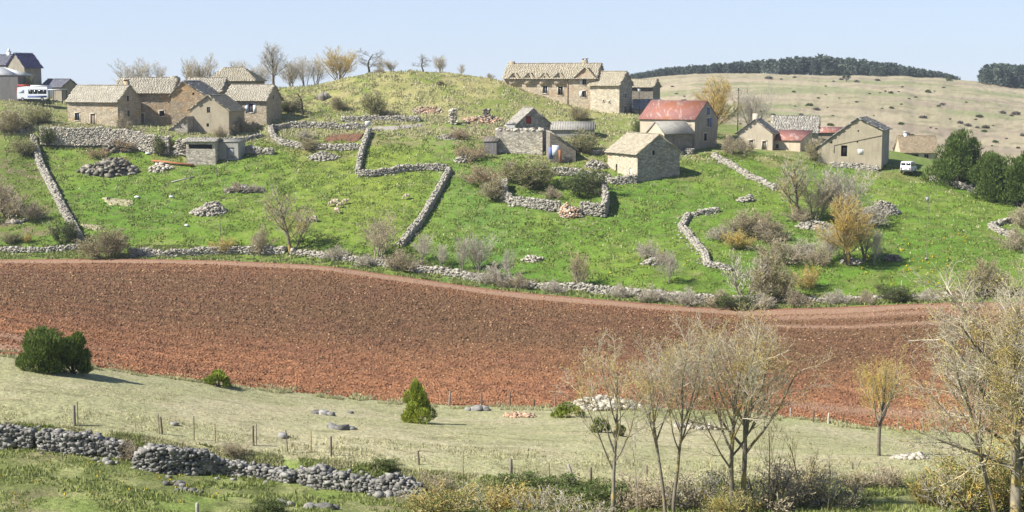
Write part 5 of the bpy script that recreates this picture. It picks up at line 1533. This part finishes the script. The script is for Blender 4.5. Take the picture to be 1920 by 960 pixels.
near(84, 'small ochre lichened tree in the dry grass by the far fence', 1648, 80, 648, ash(6, 0, 6.3, .0, .125, 8, .55, .22, .5), 'twig_ochre', 'bud_near', 2500, P=dict(TRK, n=(8, 9, 7, 5), up=(.02, .13, .11, .09, .06)))
near(85, 'big spreading ash leaning in at the right edge', 1905, 60, 455, ash(7, 0, 9.0, -.06, .24, 15, 1.1, .15, .75, 0, -.35) + ash(8, .7, 9.0, .08, .2, 6, .8, .3, .65, .2) + ash(9, -.7, 6.8, -.22, .12, 6, .7, .3, .7, .2, -.2), 'twig', 'bud_near', 16000, P=dict(TRK, n=(10, 10, 8, 5), up=(.02, .05, .05, .06, .05), ratio=(.4, .52, .52, .56)))
near(86, 'pale bare sapling below the yellow green juniper', 870, 66, 815, [(0, 0, .0, 0, 3.4, .045), (.1, 0, .3, 0, 2.6, .03), (-.1, 0, -.35, 0, 2.0, .025)], 'twig', None, 0, P=dict(SAP, n=(5, 4, 3, 3)), name='sapling', cat='sapling')
near(87, 'whitish bare sapling right of the tallest ash', 1552, 63, 838, [(0, 0, .02, 0, 3.3, .05), (.1, 0, .3, 0, 2.4, .03)], 'twig_grey', None, 0, P=SAP, name='sapling', cat='sapling')
near(88, 'ochre bare sapling between the tallest ash and the whitish sapling', 1498, 64, 800, [(0, 0, -.02, 0, 3.6, .05), (.1, 0, .2, 0, 2.6, .035)], 'twig_ochre', 'leaf_ochre', 300, P=SAP, name='sapling', cat='sapling')
near(89, 'thin bare sapling between the slender ash and the two thin trunks', 1196, 64, 800, [(0, 0, -.02, 0, 4.2, .05)], 'twig', None, 0, P=SAP, name='sapling', cat='sapling')
near(90, 'thin bare sapling right of the tallest ash trunk', 1440, 64, 770, [(0, 0, -.02, 0, 4.4, .05), (.3, 0, .15, 0, 3.0, .04)], 'twig', 'leaf_ochre', 200, P=SAP, name='sapling', cat='sapling')

# near scrub along the bank
NS = dict(SHRUB, rmin=.007)
def ns(seed, h, w, n, bk, tw, bud, nb, sb=.06): return scrub(seed, h, w, n, NS, bk, tw, bud, nb, sb)
nB, nG, nY = ns(101, 1.6, 2.2, 22, 'bark', 'twig_brown', 'leaf_brown', 1200), ns(102, 1.5, 2.4, 22, 'bark', 'twig_grey', 'leaf_olive', 1200), ns(103, 1.6, 1.9, 22, 'bark', 'twig_ochre', 'leaf_ochre', 1600)
nD, nL = ns(104, 1.3, 2.6, 22, 'bark_dark', 'twig_brown', 'leaf_dark', 5200, .08), ns(105, 1.6, 2.2, 22, 'bark', 'twig_ochre', 'leaf_green', 2600)
for a in [(nY, 'ochre leafed scrub at the bottom edge right of the bare sapling', 962, 958, 896, 110), (nL, 'yellow green scrub left of the bare sapling', 822, 962, 900, 120), (nG, 'grey bramble behind the bare sapling', 900, 955, 905, 110), (nG, 'grey brown bramble right of the bare sapling', 1010, 962, 905, 90),
          (nD, 'dark green ivy mound on the bank left of the slender ash', 1060, 935, 890, 130), (nD, 'dark green ivy behind the white leaning post', 985, 922, 885, 90), (nD, 'ivy mound at the foot of the slender ash', 1120, 955, 905, 110), (nB, 'brown bramble between the slender ash and the two thin trunks', 1195, 955, 888, 130), (nB, 'dark bramble at the feet of the two thin trunks', 1265, 955, 890, 120),
          (nG, 'grey twiggy bramble left of the tallest ash', 1320, 955, 880, 130), (nB, 'brown bramble right of the tallest ash', 1440, 955, 868, 150), (nB, 'dense brown bramble behind the ochre sapling', 1505, 935, 862, 120), (nG, 'grey bramble in front of the whitish sapling', 1560, 950, 882, 110), (nB, 'dark brown bush at the foot of the small ochre tree', 1655, 912, 868, 90), (nB, 'low brown scrub left of the small ochre tree', 1600, 915, 880, 80),
          (nY, 'ochre scrub at the bottom edge below the small ochre tree', 1745, 945, 880, 80), (nL, 'yellow green bush under the big right ash', 1850, 958, 830, 170), (nL, 'yellow green bush at the lower right corner', 1915, 965, 850, 130), (nG, 'grey green scrub left of the yellow green bush', 1785, 955, 870, 110), (nL, 'light green scrub in front of the brown brambles', 1380, 968, 915, 110), (nG, 'grey scrub at the bottom edge below the ivy', 1080, 972, 925, 120),
          (nB, 'brown scrub on the near wall gap', 246, 862, 822, 56), (nB, 'low brown scrub over the tallest near wall', 440, 852, 824, 70), (nD, 'dark low scrub over the rightmost near wall', 720, 880, 858, 70), (nB, 'brown scrub right of the rightmost near wall', 815, 930, 885, 70), (nD, 'dark scrub at the bottom edge below the near wall', 505, 962, 930, 60)]:
    put(a[0], a[1], 'shrub', a[2], v=a[3], top=a[4], wpx=a[5], parts=('stems', 'foliage'), group='scrub of the near bank')
# ------------------------------------------------------------------ fence posts, poles, lamp
for i, (u, v, t, ln, lab, mt, r_) in enumerate([
        (140, 798, 760, 0, 'thick grey fence post above the left end of the near wall', 'wood_grey', .085), (146, 797, 753, .02, 'thin stake beside the thick grey post', 'wood', .03),
        (304, 815, 781, -.06, 'leaning dark fence post above the gap of the near wall', 'wood', .06), (299, 814, 775, -.03, 'thin stake beside the leaning dark post', 'wood', .028),
        (364, 826, 780, .02, 'thin tall stake above the tallest near wall', 'wood', .03), (404, 831, 794, 0, 'thin reddish stake right of the tall one', 'wood_red', .025),
        (475, 836, 798, 0, 'upright fence post above the collapsed near wall', 'wood', .07), (481, 836, 795, .03, 'thin stake beside the upright post', 'wood', .025), (540, 850, 806, -.1, 'leaning stake beside the single dark rock', 'wood', .035),
        (584, 850, 808, 0, 'thin reddish stake left of the upright dark post', 'wood_red', .025), (621, 857, 818, 0, 'upright dark post above the steep wall end', 'wood', .06), (786, 873, 845, -.06, 'short leaning post right of the near walls', 'wood', .06),
        (958, 892, 860, 0, 'thick fence post above the ochre scrub', 'wood_grey', .095), (1030, 900, 868, 0, 'thin stake between the thick post and the white one', 'wood', .025), (1108, 905, 876, 0, 'short post right of the white leaning post', 'wood', .06),
        (842, 760, 733, .1, 'first post at the field edge right of the pointed juniper', 'wood_grey', .085), (903, 762, 737, 0, 'second post at the field edge right of the pointed juniper', 'wood_grey', .075), (956, 763, 736, 0, 'third post at the field edge right of the pointed juniper', 'wood', .075),
        (1001, 763, 747, 0, 'short fourth post at the field edge right of the pointed juniper', 'wood', .075), (1041, 762, 741, 0, 'thin post at the field edge left of the pale stone heap', 'wood', .06),
        (1482, 784, 765, 0, 'pale post at the field edge right of the tallest ash', 'wood_pale', .06), (1525, 792, 768, 0, 'dark post at the field edge left of the small ochre tree', 'wood', .075), (1553, 794, 774, .02, 'white post at the field edge left of the small ochre tree', 'wood_pale', .075), (1582, 796, 776, -.08, 'leaning post at the field edge left of the small ochre tree', 'wood', .05),
        (1684, 808, 789, 0, 'post at the field edge beside the pale boulder', 'wood', .075), (1731, 811, 783, -.06, 'tall post at the field edge right of the pale boulder', 'wood', .075), (1598, 880, 868, 0, 'dark stake in the grass left of the small ochre tree', 'wood', .05), (1606, 880, 864, .2, 'leaning stake beside the dark stake', 'wood', .03),
        (1717, 925, 895, 0, 'short post right of the small ochre tree foot', 'wood', .05), (1732, 920, 888, 0, 'thin post left of the big right ash', 'wood', .045), (370, 962, 943, 0, 'pale post top at the bottom edge', 'wood_pale', .09),
        (1212, 902, 872, 0, 'dark post hidden among the ash trunks', 'wood', .06), (1690, 547, 526, 0, 'pale post on the right field wall', 'wood_pale', .07), (1775, 546, 524, 0, 'white post near the right end of the field wall', 'wood_pale', .07), (1300, 531, 520, -.2, 'dark stake on the wall left of the thicket', 'wood', .05)]):
    post(lab, u, v, t, r_, ln, mt)
post('white split post leaning left on the bank', 1082, 918, 870, .075, -.45, 'wood_pale')
post('slim wooden pole in the pasture right of the grey stone pile', 413, 440, 397, .06, 0, 'wood_grey', 'poles of the village', 'wooden_pole')
post('slim wooden pole beside the concrete shed', 406, 330, 282, .05, 0, 'wood_grey', 'poles of the village', 'wooden_pole')
post('dark gate post in the wall behind the garden', 622, 245, 230, .12, 0, 'wood', 'poles of the village', 'gate_post')

def pole_at(name, u, D, top, r, mt): 
    P = gp(u, D)
    h = at(u, top, D)[2] - P[2]
    root = empty(name, tuple(P))
    wd = Wood(); wd.add([(0, 0, -.5), (0, 0, h)], [r, r * .75], 8)
    mb = MB(); wd.into(mb); mb.build('pole', M[mt], root)
    return root, h
t, h = pole_at('telegraph_pole', 1383, 280, 165, .13, 'bark_dark')
b = MB(); b.box((0, 0, h - .4), (.9, .09, .12), .3); b.build('crossarm', M['wood'], t)
for dx in (-.35, .35):
    b = MB(); b.box((dx * .955, dx * .295, h - .26), (.09, .09, .16)); b.build('insulator', M['white'], t)
tag(t, 'dark telegraph pole against the tan hill', 'telegraph pole')
t, h = pole_at('street_lamp', 1198, 277, 172, .07, 'tyre')
b = MB(); b.box((0, 0, h + .08), (.14, .14, .2)); b.box((0, 0, h + .3), (.42, .42, .3), .4); b.box((0, 0, h + .5), (.56, .56, .08), .4); b.build('lantern', M['white'], t)
tag(t, 'street lamp with a white lantern right of the farmhouse tower', 'street lamp')
for lab, u, v, w_, h_, top in (('white notice board by the lane at the garden wall', 690, 246, 1.1, .95, 228), ):
    P = pt(u, v)
    t = empty('notice_board', tuple(P), .1)
    for dx in (-.45, .45):
        b = MB(); b.box((dx, .04, .5), (.08, .06, 1.6)); b.build('post', M['metal'], t)
    b = MB(); b.box((0, 0, 1.35), (1.0, .05, .85)); pn = b.build('panel', M['white'], t)
    b = MB()
    for k in range(3): b.box((0, -.03, 1.55 - k * .2), (.9 - .2 * k, .012, .07))
    b.build('lettering', M['slate_pale'], pn)
    tag(t, lab, 'notice board')
P = pt(1737, 488)
t = empty('meadow_post', tuple(P))
h = at(1737, 372, P[1])[2] - P[2]
wd = Wood(); wd.add([(0, 0, -.3), (0, 0, h)], [.035, .03], 6)
b = MB(); wd.into(b); b.build('pole', M['wood_grey'], t)
b = MB(); b.box((-.2, -.08, h - .1), (.35, .25, .6)); b.build('box', M['metal'], t)
b = MB(); b.box((-.02, -.05, .2), (.35, .25, .25)); b.build('base', M['concrete'], t)
tag(t, 'tall thin pole with a grey box in the right meadow', 'pole')

# ------------------------------------------------------------------ vehicles
def wheel(root, x, y, r=.34, w=.22):
    an = np.arange(16) * 2 * math.pi / 16
    def disc(rr, ww, mt, nm, par):
        V = np.concatenate([np.stack([x + rr * np.cos(an), np.full(16, y - ww / 2), r + rr * np.sin(an)], 1), np.stack([x + rr * np.cos(an), np.full(16, y + ww / 2), r + rr * np.sin(an)], 1), [[x, y - ww / 2, r], [x, y + ww / 2, r]]])
        q = [[i, (i + 1) % 16, 16 + (i + 1) % 16, 16 + i] for i in range(16)]
        tr = [[(i + 1) % 16, i, 32] for i in range(16)] + [[16 + i, 16 + (i + 1) % 16, 33] for i in range(16)]
        b = MB(); b.add(V, q, 0, .5); b.add(V, tr, 0, .5)
        return b.build(nm, M[mt], par)
    t_ = disc(r, w, 'tyre', 'wheel', root)
    disc(r * .6, w + .03, 'metal', 'rim', t_)

def vehicle(name, label, cat, P, yaw, side, width, body='white', taper=.1, wins=(), wh=(), zt=None):
    """Body extruded from its side outline (x forward, z up), narrowing above the waist."""
    root = empty(name, tuple(P), math.radians(yaw))
    side = np.array(side, float)
    n = len(side)
    zmax = side[:, 1].max()
    k = 1 - taper * np.clip((side[:, 1] - zmax * .5) / (zmax * .5), 0, 1)
    V = np.concatenate([np.stack([side[:, 0], -width / 2 * k, side[:, 1]], 1), np.stack([side[:, 0], width / 2 * k, side[:, 1]], 1)])
    b = MB()
    b.add(V, [[i, (i + 1) % n, n + (i + 1) % n, n + i][::-1] for i in range(n)], 0, .5)
    c = side.mean(0)
    V2 = np.concatenate([V, [[c[0], -width / 2 * (1 - taper * .2), c[1]], [c[0], width / 2 * (1 - taper * .2), c[1]]]])
    b.add(V2, [[i, (i + 1) % n, 2 * n] for i in range(n)] + [[n + (i + 1) % n, n + i, 2 * n + 1] for i in range(n)], 0, .5)
    bd = b.build('body', M[body], root)
    for x in wh:
        for y in (-width / 2 + .08, width / 2 - .08): wheel(root, x, y)
    tag(root, label, cat)
    return root, bd

# white van parked beside the big barn, seen from behind
P = pt(1703, 324)
van, bd = vehicle('parked_van', 'white van parked beside the big rendered barn', 'van', P, 62, [(-2.2, .35), (2.1, .35), (2.25, .75), (2.1, 1.05), (1.35, 1.15), (.75, 1.95), (-2.05, 2.0), (-2.25, 1.1), (-2.25, .5)], 1.8, wh=(-1.4, 1.35))
for y in (-.42, .42):
    b = MB(); b.box((-2.18, y, 1.5), (.05, .66, .6), 0, 0, .5, .16); b.build('rear_window', M['glass'], van)
for s_ in (-1, 1):
    for x in (-1.4, -.35, .55):
        b = MB(); b.box((x, s_ * .865, 1.48), (.85, .05, .52)); b.build('side_window', M['glass'], van)
    b = MB(); b.box((-2.27, s_ * .72, .85), (.05, .16, .35)); b.build('rear_light', M['red_paint'], van)
b = MB(); b.box((-2.28, 0, .5), (.14, 1.7, .18)); b.build('bumper', M['tyre'], van)
b = MB(); b.box((-2.275, 0, .8), (.03, .5, .13)); b.build('number_plate', M['white_panel'], van)
# white bus with red end on the left skyline
P = at(66, 189, 274)
bus, bd = vehicle('parked_bus', 'white bus with a red rear end behind the cottage', 'bus', P, -8, [(-3.1, .4), (3.0, .4), (3.15, 1.0), (3.05, 2.75), (-1.2, 2.8), (-3.0, 2.6), (-3.15, 1.2)], 2.2, taper=.06, wh=(-2.0, 2.0))
for x in (-.35, .6, 1.55, 2.45):
    b = MB(); b.box((x, -1.08, 1.75), (.86, .06, .8)); b.build('side_window', M['glass'], bus)
b = MB(); b.box((1.0, -1.105, .85), (3.9, .04, .35)); b.build('stripe', M['blue_paint'], bus)
b = MB(); b.box((-1.9, 0, 2.93), (2.1, 1.9, .4)); b.build('roof_box', M['red_paint'], bus)
b = MB(); b.box((-3.14, 0, 1.6), (.12, 2.0, 1.7)); b.build('rear_panel', M['red_paint'], bus)
b = MB(); b.box((-2.2, -1.09, 1.8), (1.0, .05, .6)); b.build('door_window', M['pale_blue'], bus)
b = MB(); b.box((1.2, 0, 2.9), (3.2, 1.8, .2)); b.build('roof_unit', M['white'], bus)
P = at(109, 189, 270)
sh = empty('shelter', tuple(P), -.1)
b = MB(); b.box((0, 0, 2.15), (2.9, 2.2, .14), 0, 0, .5, .03); b.build('canopy', M['white'], sh)
for x in (-1.3, 1.25):
    for y in (-.95, .95):
        b = MB(); b.box((x, y, .75), (.1, .1, 2.7)); b.build('post', M['tyre'], sh)
tag(sh, 'white flat canopy on dark posts right of the bus', 'shelter')

# ------------------------------------------------------------------ sheep
def sheep(graze=True):
    me = bpy.data.meshes.new('sheep')
    V = [(0, 0, .62), (.32, 0, .64), (-.30, 0, .63), (.48, 0, .60), (.62, 0, .42 if graze else .78), (.74, 0, .16 if graze else .86), (.84, 0, .06 if graze else .80), (-.48, 0, .52)]
    E = [(0, 1), (0, 2), (1, 3), (3, 4), (4, 5), (5, 6), (2, 7)]
    R = [.27, .26, .27, .15, .10, .09, .05, .05]
    for x, j in ((.30, 1), (-.30, 2)):
        for s_ in (-1, 1):
            n = len(V)
            V += [(x, s_ * .15, .42), (x + (.02 if j == 1 else -.03), s_ * .15, .22), (x, s_ * .15, .0)]
            E += [(j, n), (n, n + 1), (n + 1, n + 2)]
            R += [.10, .05, .04]
    for s_ in (-1, 1):
        n = len(V)
        V.append((V[4][0] + .05, s_ * .16, V[4][2] - .03)); E.append((4, n)); R.append(.03)
    me.from_pydata([Vector(v_) for v_ in V], E, [])
    me.materials.append(M['wool'])
    o = bpy.data.objects.new('sheep', me)
    COL.objects.link(o)
    md = o.modifiers.new('skin', 'SKIN')
    for i, sv in enumerate(me.skin_vertices[0].data):
        sv.radius = (R[i], R[i] * (.92 if i < 3 else 1))
        sv.use_root = i == 0
    sb = o.modifiers.new('sub', 'SUBSURF'); sb.levels = sb.render_levels = 1
    return o
s1, s2 = sheep(True), sheep(False)
used = set()
for pr, u, v, a, lab in [(s1, 764, 375, 3.3, 'lone cream sheep near the diagonal wall'), (s1, 590, 416, 2.9, 'lone cream sheep right of the twin stemmed tree'), (s2, 646, 384, .2, 'cream sheep a little apart to the right of the cluster'),
                         (s1, 624, 387, 3.4, 'leftmost sheep of the tight cluster'), (s2, 631, 384, 3.0, 'rearmost sheep of the tight cluster'), (s1, 636, 391, .3, 'right sheep of the tight cluster'), (s1, 631, 400, 5.4, 'nearest sheep of the tight cluster, facing downhill')]:
    o = pr
    if pr in used:
        o = pr.copy(); COL.objects.link(o)
    used.add(pr)
    o.location = tuple(pt(u, v)); o.rotation_euler = (0, 0, a); o.scale = (1.05,) * 3
    tag(o, lab, 'sheep', 'sheep grazing in the pasture')

# ------------------------------------------------------------------ boards, sacks and barrels
def beam(name, label, cat, a, b_, w_, t_, mt, da=0, lift=.12):
    A_, B_ = pt(*a), pt(*b_)
    d = B_ - A_
    mid = (A_ + B_) / 2 + np.array([0, 0, lift])
    mb = MB(); mb.box((0, 0, 0), (np.linalg.norm(d), w_, t_), math.atan2(d[1], d[0]), 0, .5, math.atan2(d[2], math.hypot(d[0], d[1])))
    o = mb.build(name, M[mt]); o.location = tuple(mid)
    return tag(o, label, cat)
beam('timber_beam', 'long reddish timber beam left of the flat roofed shed', 'beam', (286, 306), (362, 314), .5, .3, 'wood_red', lift=.4)
beam('timber_beam', 'pale timber plank above the reddish beam', 'beam', (322, 289), (352, 297), .5, .2, 'wood_pale', lift=.4)
beam('timber_beam', 'grey plank lying in the grass below the beams', 'plank', (322, 343), (364, 333), .35, .15, 'wood_pale')
for u, v, w_, lab in ((257, 371, .9, 'larger white sack in the left pasture'), (322, 371, .7, 'smaller white sack in the left pasture'), (350, 425, .6, 'flat white sack low in the left pasture'), (278, 290, .8, 'white sack below the retaining wall')):
    P = pt(u, v)
    mb = MB(); stones(mb, [(0, 0, .16)], [(w_ * 1.4, w_, .42)], jit=.12, boxy=.2)
    o = mb.build('white_sack', M['white'], smooth=True); o.location = tuple(P)
    tag(o, lab, 'sack')
an = np.arange(14) * 2 * math.pi / 14
def barrel(label, u, v, D, r, h, mt, name='barrel'):
    P = at(u, v, D)
    mb = MB()
    rr = [r * .9, r, r * 1.02, r, r * .9]
    V = np.concatenate([np.stack([q * np.cos(an), q * np.sin(an), np.full(14, h * k / 4)], 1) for k, q in enumerate(rr)] + [[[0, 0, h]]])
    mb.add(V, [[k * 14 + i, k * 14 + (i + 1) % 14, (k + 1) * 14 + (i + 1) % 14, (k + 1) * 14 + i] for k in range(4) for i in range(14)], 0, .5)
    mb.add(V, [[56 + i, 56 + (i + 1) % 14, 70] for i in range(14)], 0, .5)
    o = mb.build(name, M[mt]); o.location = tuple(P)
    return tag(o, label, 'barrel')
barrel('pale blue barrel at the corner of the cottage', 227, 245, 255.5, .38, 1.1, 'pale_blue')
# scrap leaning at the ruin
def sheet(name, label, cat, u, v, D, w_, h_, yaw, tilt, mt):
    P = at(u, v, D)
    mb = MB(); mb.box((0, 0, h_ / 2), (w_, .05, h_))
    o = mb.build(name, M[mt]); o.location = tuple(P); o.rotation_euler = (tilt, 0, yaw)
    return tag(o, label, cat)
dl = pt(1034, 305)[1]
sheet('door_panel', 'white door panel leaning on the dark lean-to', 'panel', 1042, 291, dl - .6, 1.2, 1.7, .1, -.12, 'white')
sheet('plastic_sheet', 'blue plastic sheet hanging beside the ruin', 'plastic sheet', 1033, 298, dl - .7, .8, 2.0, .1, -.1, 'blue_paint')
sheet('board', 'orange wooden board leaning on the dark lean-to', 'board', 1051, 306, dl - .9, .5, 2.3, .3, -.2, 'wood_red')

# ------------------------------------------------------------------ far hill: bushes one by one, the pine woods as masses
r = np.random.default_rng(200)
protos = []
for k in range(3):
    mb = MB()
    needle_mass(mb, [(0, 0, .5, .9, .9, .55), (.6, .3, .35, .6, .6, .4), (-.6, -.2, .35, .6, .6, .4)], 220, .55, np.random.default_rng(k), 0, .4, .3, .8)
    protos.append(mb)
pobj = [None] * 3
M['bush_far'] = leaf('dull_scrub_leaves', (.15, .145, .085), (.11, .115, .06))
M['bush_grey'] = leaf('greyish_scrub_leaves', (.22, .195, .16), (.17, .15, .13))
mats3 = ['bush_far', 'bush_grey', 'leaf_dark']
spots = [(r.uniform(1240, 1935), 138 + 145 * r.random() ** 1.0) for _ in range(95)]
spots += [(1587 + k * 0, 150) for k in range(0)] + [(1880, 214), (1896, 218), (1800, 232), (1815, 237), (1832, 240), (1848, 241), (1745, 240), (1905, 216), (1760, 200), (1690, 196), (1650, 175), (1660, 172), (1670, 176), (1740, 174), (1752, 172)]
for u, v in spots:
    lim = 145 if u < 1780 else 172
    if v < lim: continue
    P = pt(u, v, 430)
    if P[1] < 440 or P[1] > 985: continue
    k = int(r.integers(3))
    if pobj[k] is None:
        pobj[k] = protos[k].build('hillside_bush', M[mats3[k]])
        o = pobj[k]
    else:
        o = pobj[k].copy(); COL.objects.link(o)
    o.location = tuple(P)
    sc = (.4 + .9 * r.random() ** 2) * P[1] / 750
    o.scale = (sc * 1.35, sc * 1.35, sc)
    o.rotation_euler = (0, 0, r.random() * 6.28)
    tag(o, 'small scattered bush on the bare tan hillside', 'bush', 'bushes scattered over the far hillside')

def pines(name, label, spots, hs, seed):
    """A far-off wood: conical and rounded crowns of needle tufts on short trunks."""
    r = np.random.default_rng(seed)
    mb = MB()
    n, K = len(spots), 60
    u = 960 + F * spots[:, 0] / spots[:, 1]
    h = np.interp(u, *hs) * (.62 + .55 * r.random(n))
    z = terrain(spots[:, 0], spots[:, 1])
    t = r.random((n, K)) ** .8
    kind = r.random(n)[:, None]
    prof = np.where(kind < .6, (1 - t) ** .7, np.sin(np.clip(t * 1.1, 0, 1) * math.pi) ** .5 * .8 + .1)
    rad = h[:, None] * .21 * prof * (.35 + .75 * r.random((n, K)))
    a = r.random((n, K)) * 6.28
    P = np.stack([spots[:, :1] + rad * np.cos(a), spots[:, 1:2] + rad * np.sin(a), z[:, None] + h[:, None] * (.10 + .9 * t)], -1).reshape(-1, 3)
    D = np.stack([np.cos(a), np.sin(a), .2 + 0 * a], -1).reshape(-1, 3) + (r.random((n * K, 3)) - .5)
    cards(mb, P, D, np.repeat(h * .17, K) * (.6 + .8 * r.random(n * K)), 0, r, .9)
    for i in range(n):
        mb.box((spots[i, 0], spots[i, 1], z[i] + h[i] * .2), (.3, .3, h[i] * .5))
    return tag(mb.build(name, M['pine']), label, 'wood', kind='stuff')
def band(n, u0, u1, y0, y1, seed, lim=None):
    r = np.random.default_rng(seed)
    u = r.uniform(u0, u1, n)
    y = y0 + (y1 - y0) * r.random(n)
    if lim is not None: y = np.maximum(y, np.interp(u, *lim) + 10 * r.random(n))
    return np.stack([(u - 960) / F * y, y], 1)
pines('pine_wood', 'dark pine wood along the top of the tan hill', band(1250, 1165, 1795, 950, 1050, 301, ([1165, 1300, 1425, 1430, 1530, 1531, 1640, 1700, 1790], [985, 985, 985, 955, 955, 940, 950, 985, 1000])),
      ([1165, 1250, 1300, 1400, 1480, 1530, 1600, 1680, 1740, 1795], [3.4, 5.2, 5.5, 7.5, 10.0, 11.5, 10.0, 7.2, 4.6, 2.2]), 302)
pines('pine_wood', 'smaller pine wood at the right edge of the ridge', band(330, 1832, 2010, 915, 1010, 303), ([1830, 1860, 2000], [9, 12.5, 13]), 304)
P = pt(1587, 152, 700)
mb = MB(); needle_mass(mb, [(0, 0, 3.2, 2.2, 2.2, 2.4), (0, 0, 5, 1.4, 1.4, 1.6)], 300, 1.1, rng, 0, .4, .3, .8)
t = empty('pine_tree', tuple(P)); mb.build('crown', M['pine'], t)
b = MB(); b.box((0, 0, 1.0), (.3, .3, 2.6)); b.build('trunk', M['bark_dark'], t)
tag(t, 'lone dark pine on the hill just below the pine wood', 'tree')

# ------------------------------------------------------------------ grass in tufts (nobody could count it)
def grass(name, label, mat, n, reg, h, seed, w=.03):
    r = np.random.default_rng(seed)
    th0, th1, s0, s1 = reg
    th_ = r.uniform(th0, th1, n * 2)
    Y, _ = lines_at(th_)
    s = r.uniform(s0, s1, n * 2)
    k = np.minimum(s.astype(int), NL - 2)
    i = np.arange(n * 2)
    y = Y[k, i] * (1 - (s - k)) + Y[k + 1, i] * (s - k)
    x = y * th_
    keep = fbm(x / 1.3, y / 1.3, seed, 2) > .47
    x, y = x[keep], y[keep]
    m = len(x)
    z = terrain(x, y)
    D = np.stack([r.random(m) - .5, r.random(m) - .5, np.full(m, 1.1)], 1)
    hh = h * (.5 + r.random(m)) * (.6 + .8 * fbm(x / 2.5, y / 2.5, seed + 1, 2))
    mb = MB()
    cards(mb, np.stack([x, y, z - .03], 1), D, hh, 0, r, w / h * 2)
    return tag(mb.build(name, M[mat]), label, 'grass', kind='stuff')
grass('grass', 'rough green grass of the near slope below the wall', 'grass_green', 60000, (-.4, .4, 4, 5.9), .16, 401, .04)
grass('grass', 'dry tufts along the near bank', 'grass_dry', 30000, (-.4, .4, 5.3, 6.2), .15, 402, .03)
grass('grass', 'short dry grass of the near strip', 'grass_dry', 50000, (-.4, .4, 6, 7.04), .06, 403, .03)
grass('grass', 'green verge grass beside the track', 'grass_green', 40000, (-.42, .42, 8, 10), .3, 404, .12)
grass('grass', 'tussocks on the knoll and the rough slopes', 'grass_dry', 50000, (-.36, .12, 12.6, 15), .34, 405, .12)
grass('grass', 'tufts of taller grass in the green pasture', 'grass_pasture', 80000, (-.36, .36, 10, 12.7), .22, 407, .10)
grass('grass', 'pale dry tufts in the green pasture', 'grass_dry', 9000, (-.36, .36, 10.4, 12.9), .26, 408, .10)
grass('grass', 'ragged dry grass at the near edge of the ploughed field', 'grass_dry', 16000, (-.4, .4, 6.95, 7.015), .2, 409, .05)
r = np.random.default_rng(406)
mb = MB()
for (u0, u1, v0, v1, n, s_) in ((1560, 1850, 440, 540, 60, .22), (0, 420, 860, 955, 40, .09), (1040, 1300, 470, 520, 14, .2)):
    for k in range(n):
        P = pt(r.uniform(u0, u1), r.uniform(v0, v1))
        cards(mb, P + np.array([0, 0, .12]) + (r.random((4, 3)) - .5) * s_, np.array([0, -.5, 1.]) + (r.random((4, 3)) - .5) * 1.5, np.full(4, s_), 0, r, 1.2)
tag(mb.build('wildflowers', M['flower']), 'yellow dandelions dotted over the meadows', 'flowers', kind='stuff')

# ------------------------------------------------------------------ the air between: even haze round the whole scene
HZ = 0.00013
mh = bpy.data.materials.new('haze')
mh.use_nodes = True
nt = mh.node_tree
nt.nodes.remove(nt.nodes['Principled BSDF'])
pv = nt.nodes.new('ShaderNodeVolumePrincipled')
pv.inputs['Color'].default_value = (.80, .88, 1.0, 1)
pv.inputs['Density'].default_value = HZ
pv.inputs['Anisotropy'].default_value = .2
nt.links.new(pv.outputs[0], nt.nodes['Material Output'].inputs['Volume'])
b = MB()
b.box((0, 830, -12), (2700, 1700, 84))
o = b.build('haze', mh)
o['kind'] = 'stuff'
o['label'] = 'thin pale blue haze filling the air over the valley'
o['category'] = 'haze'
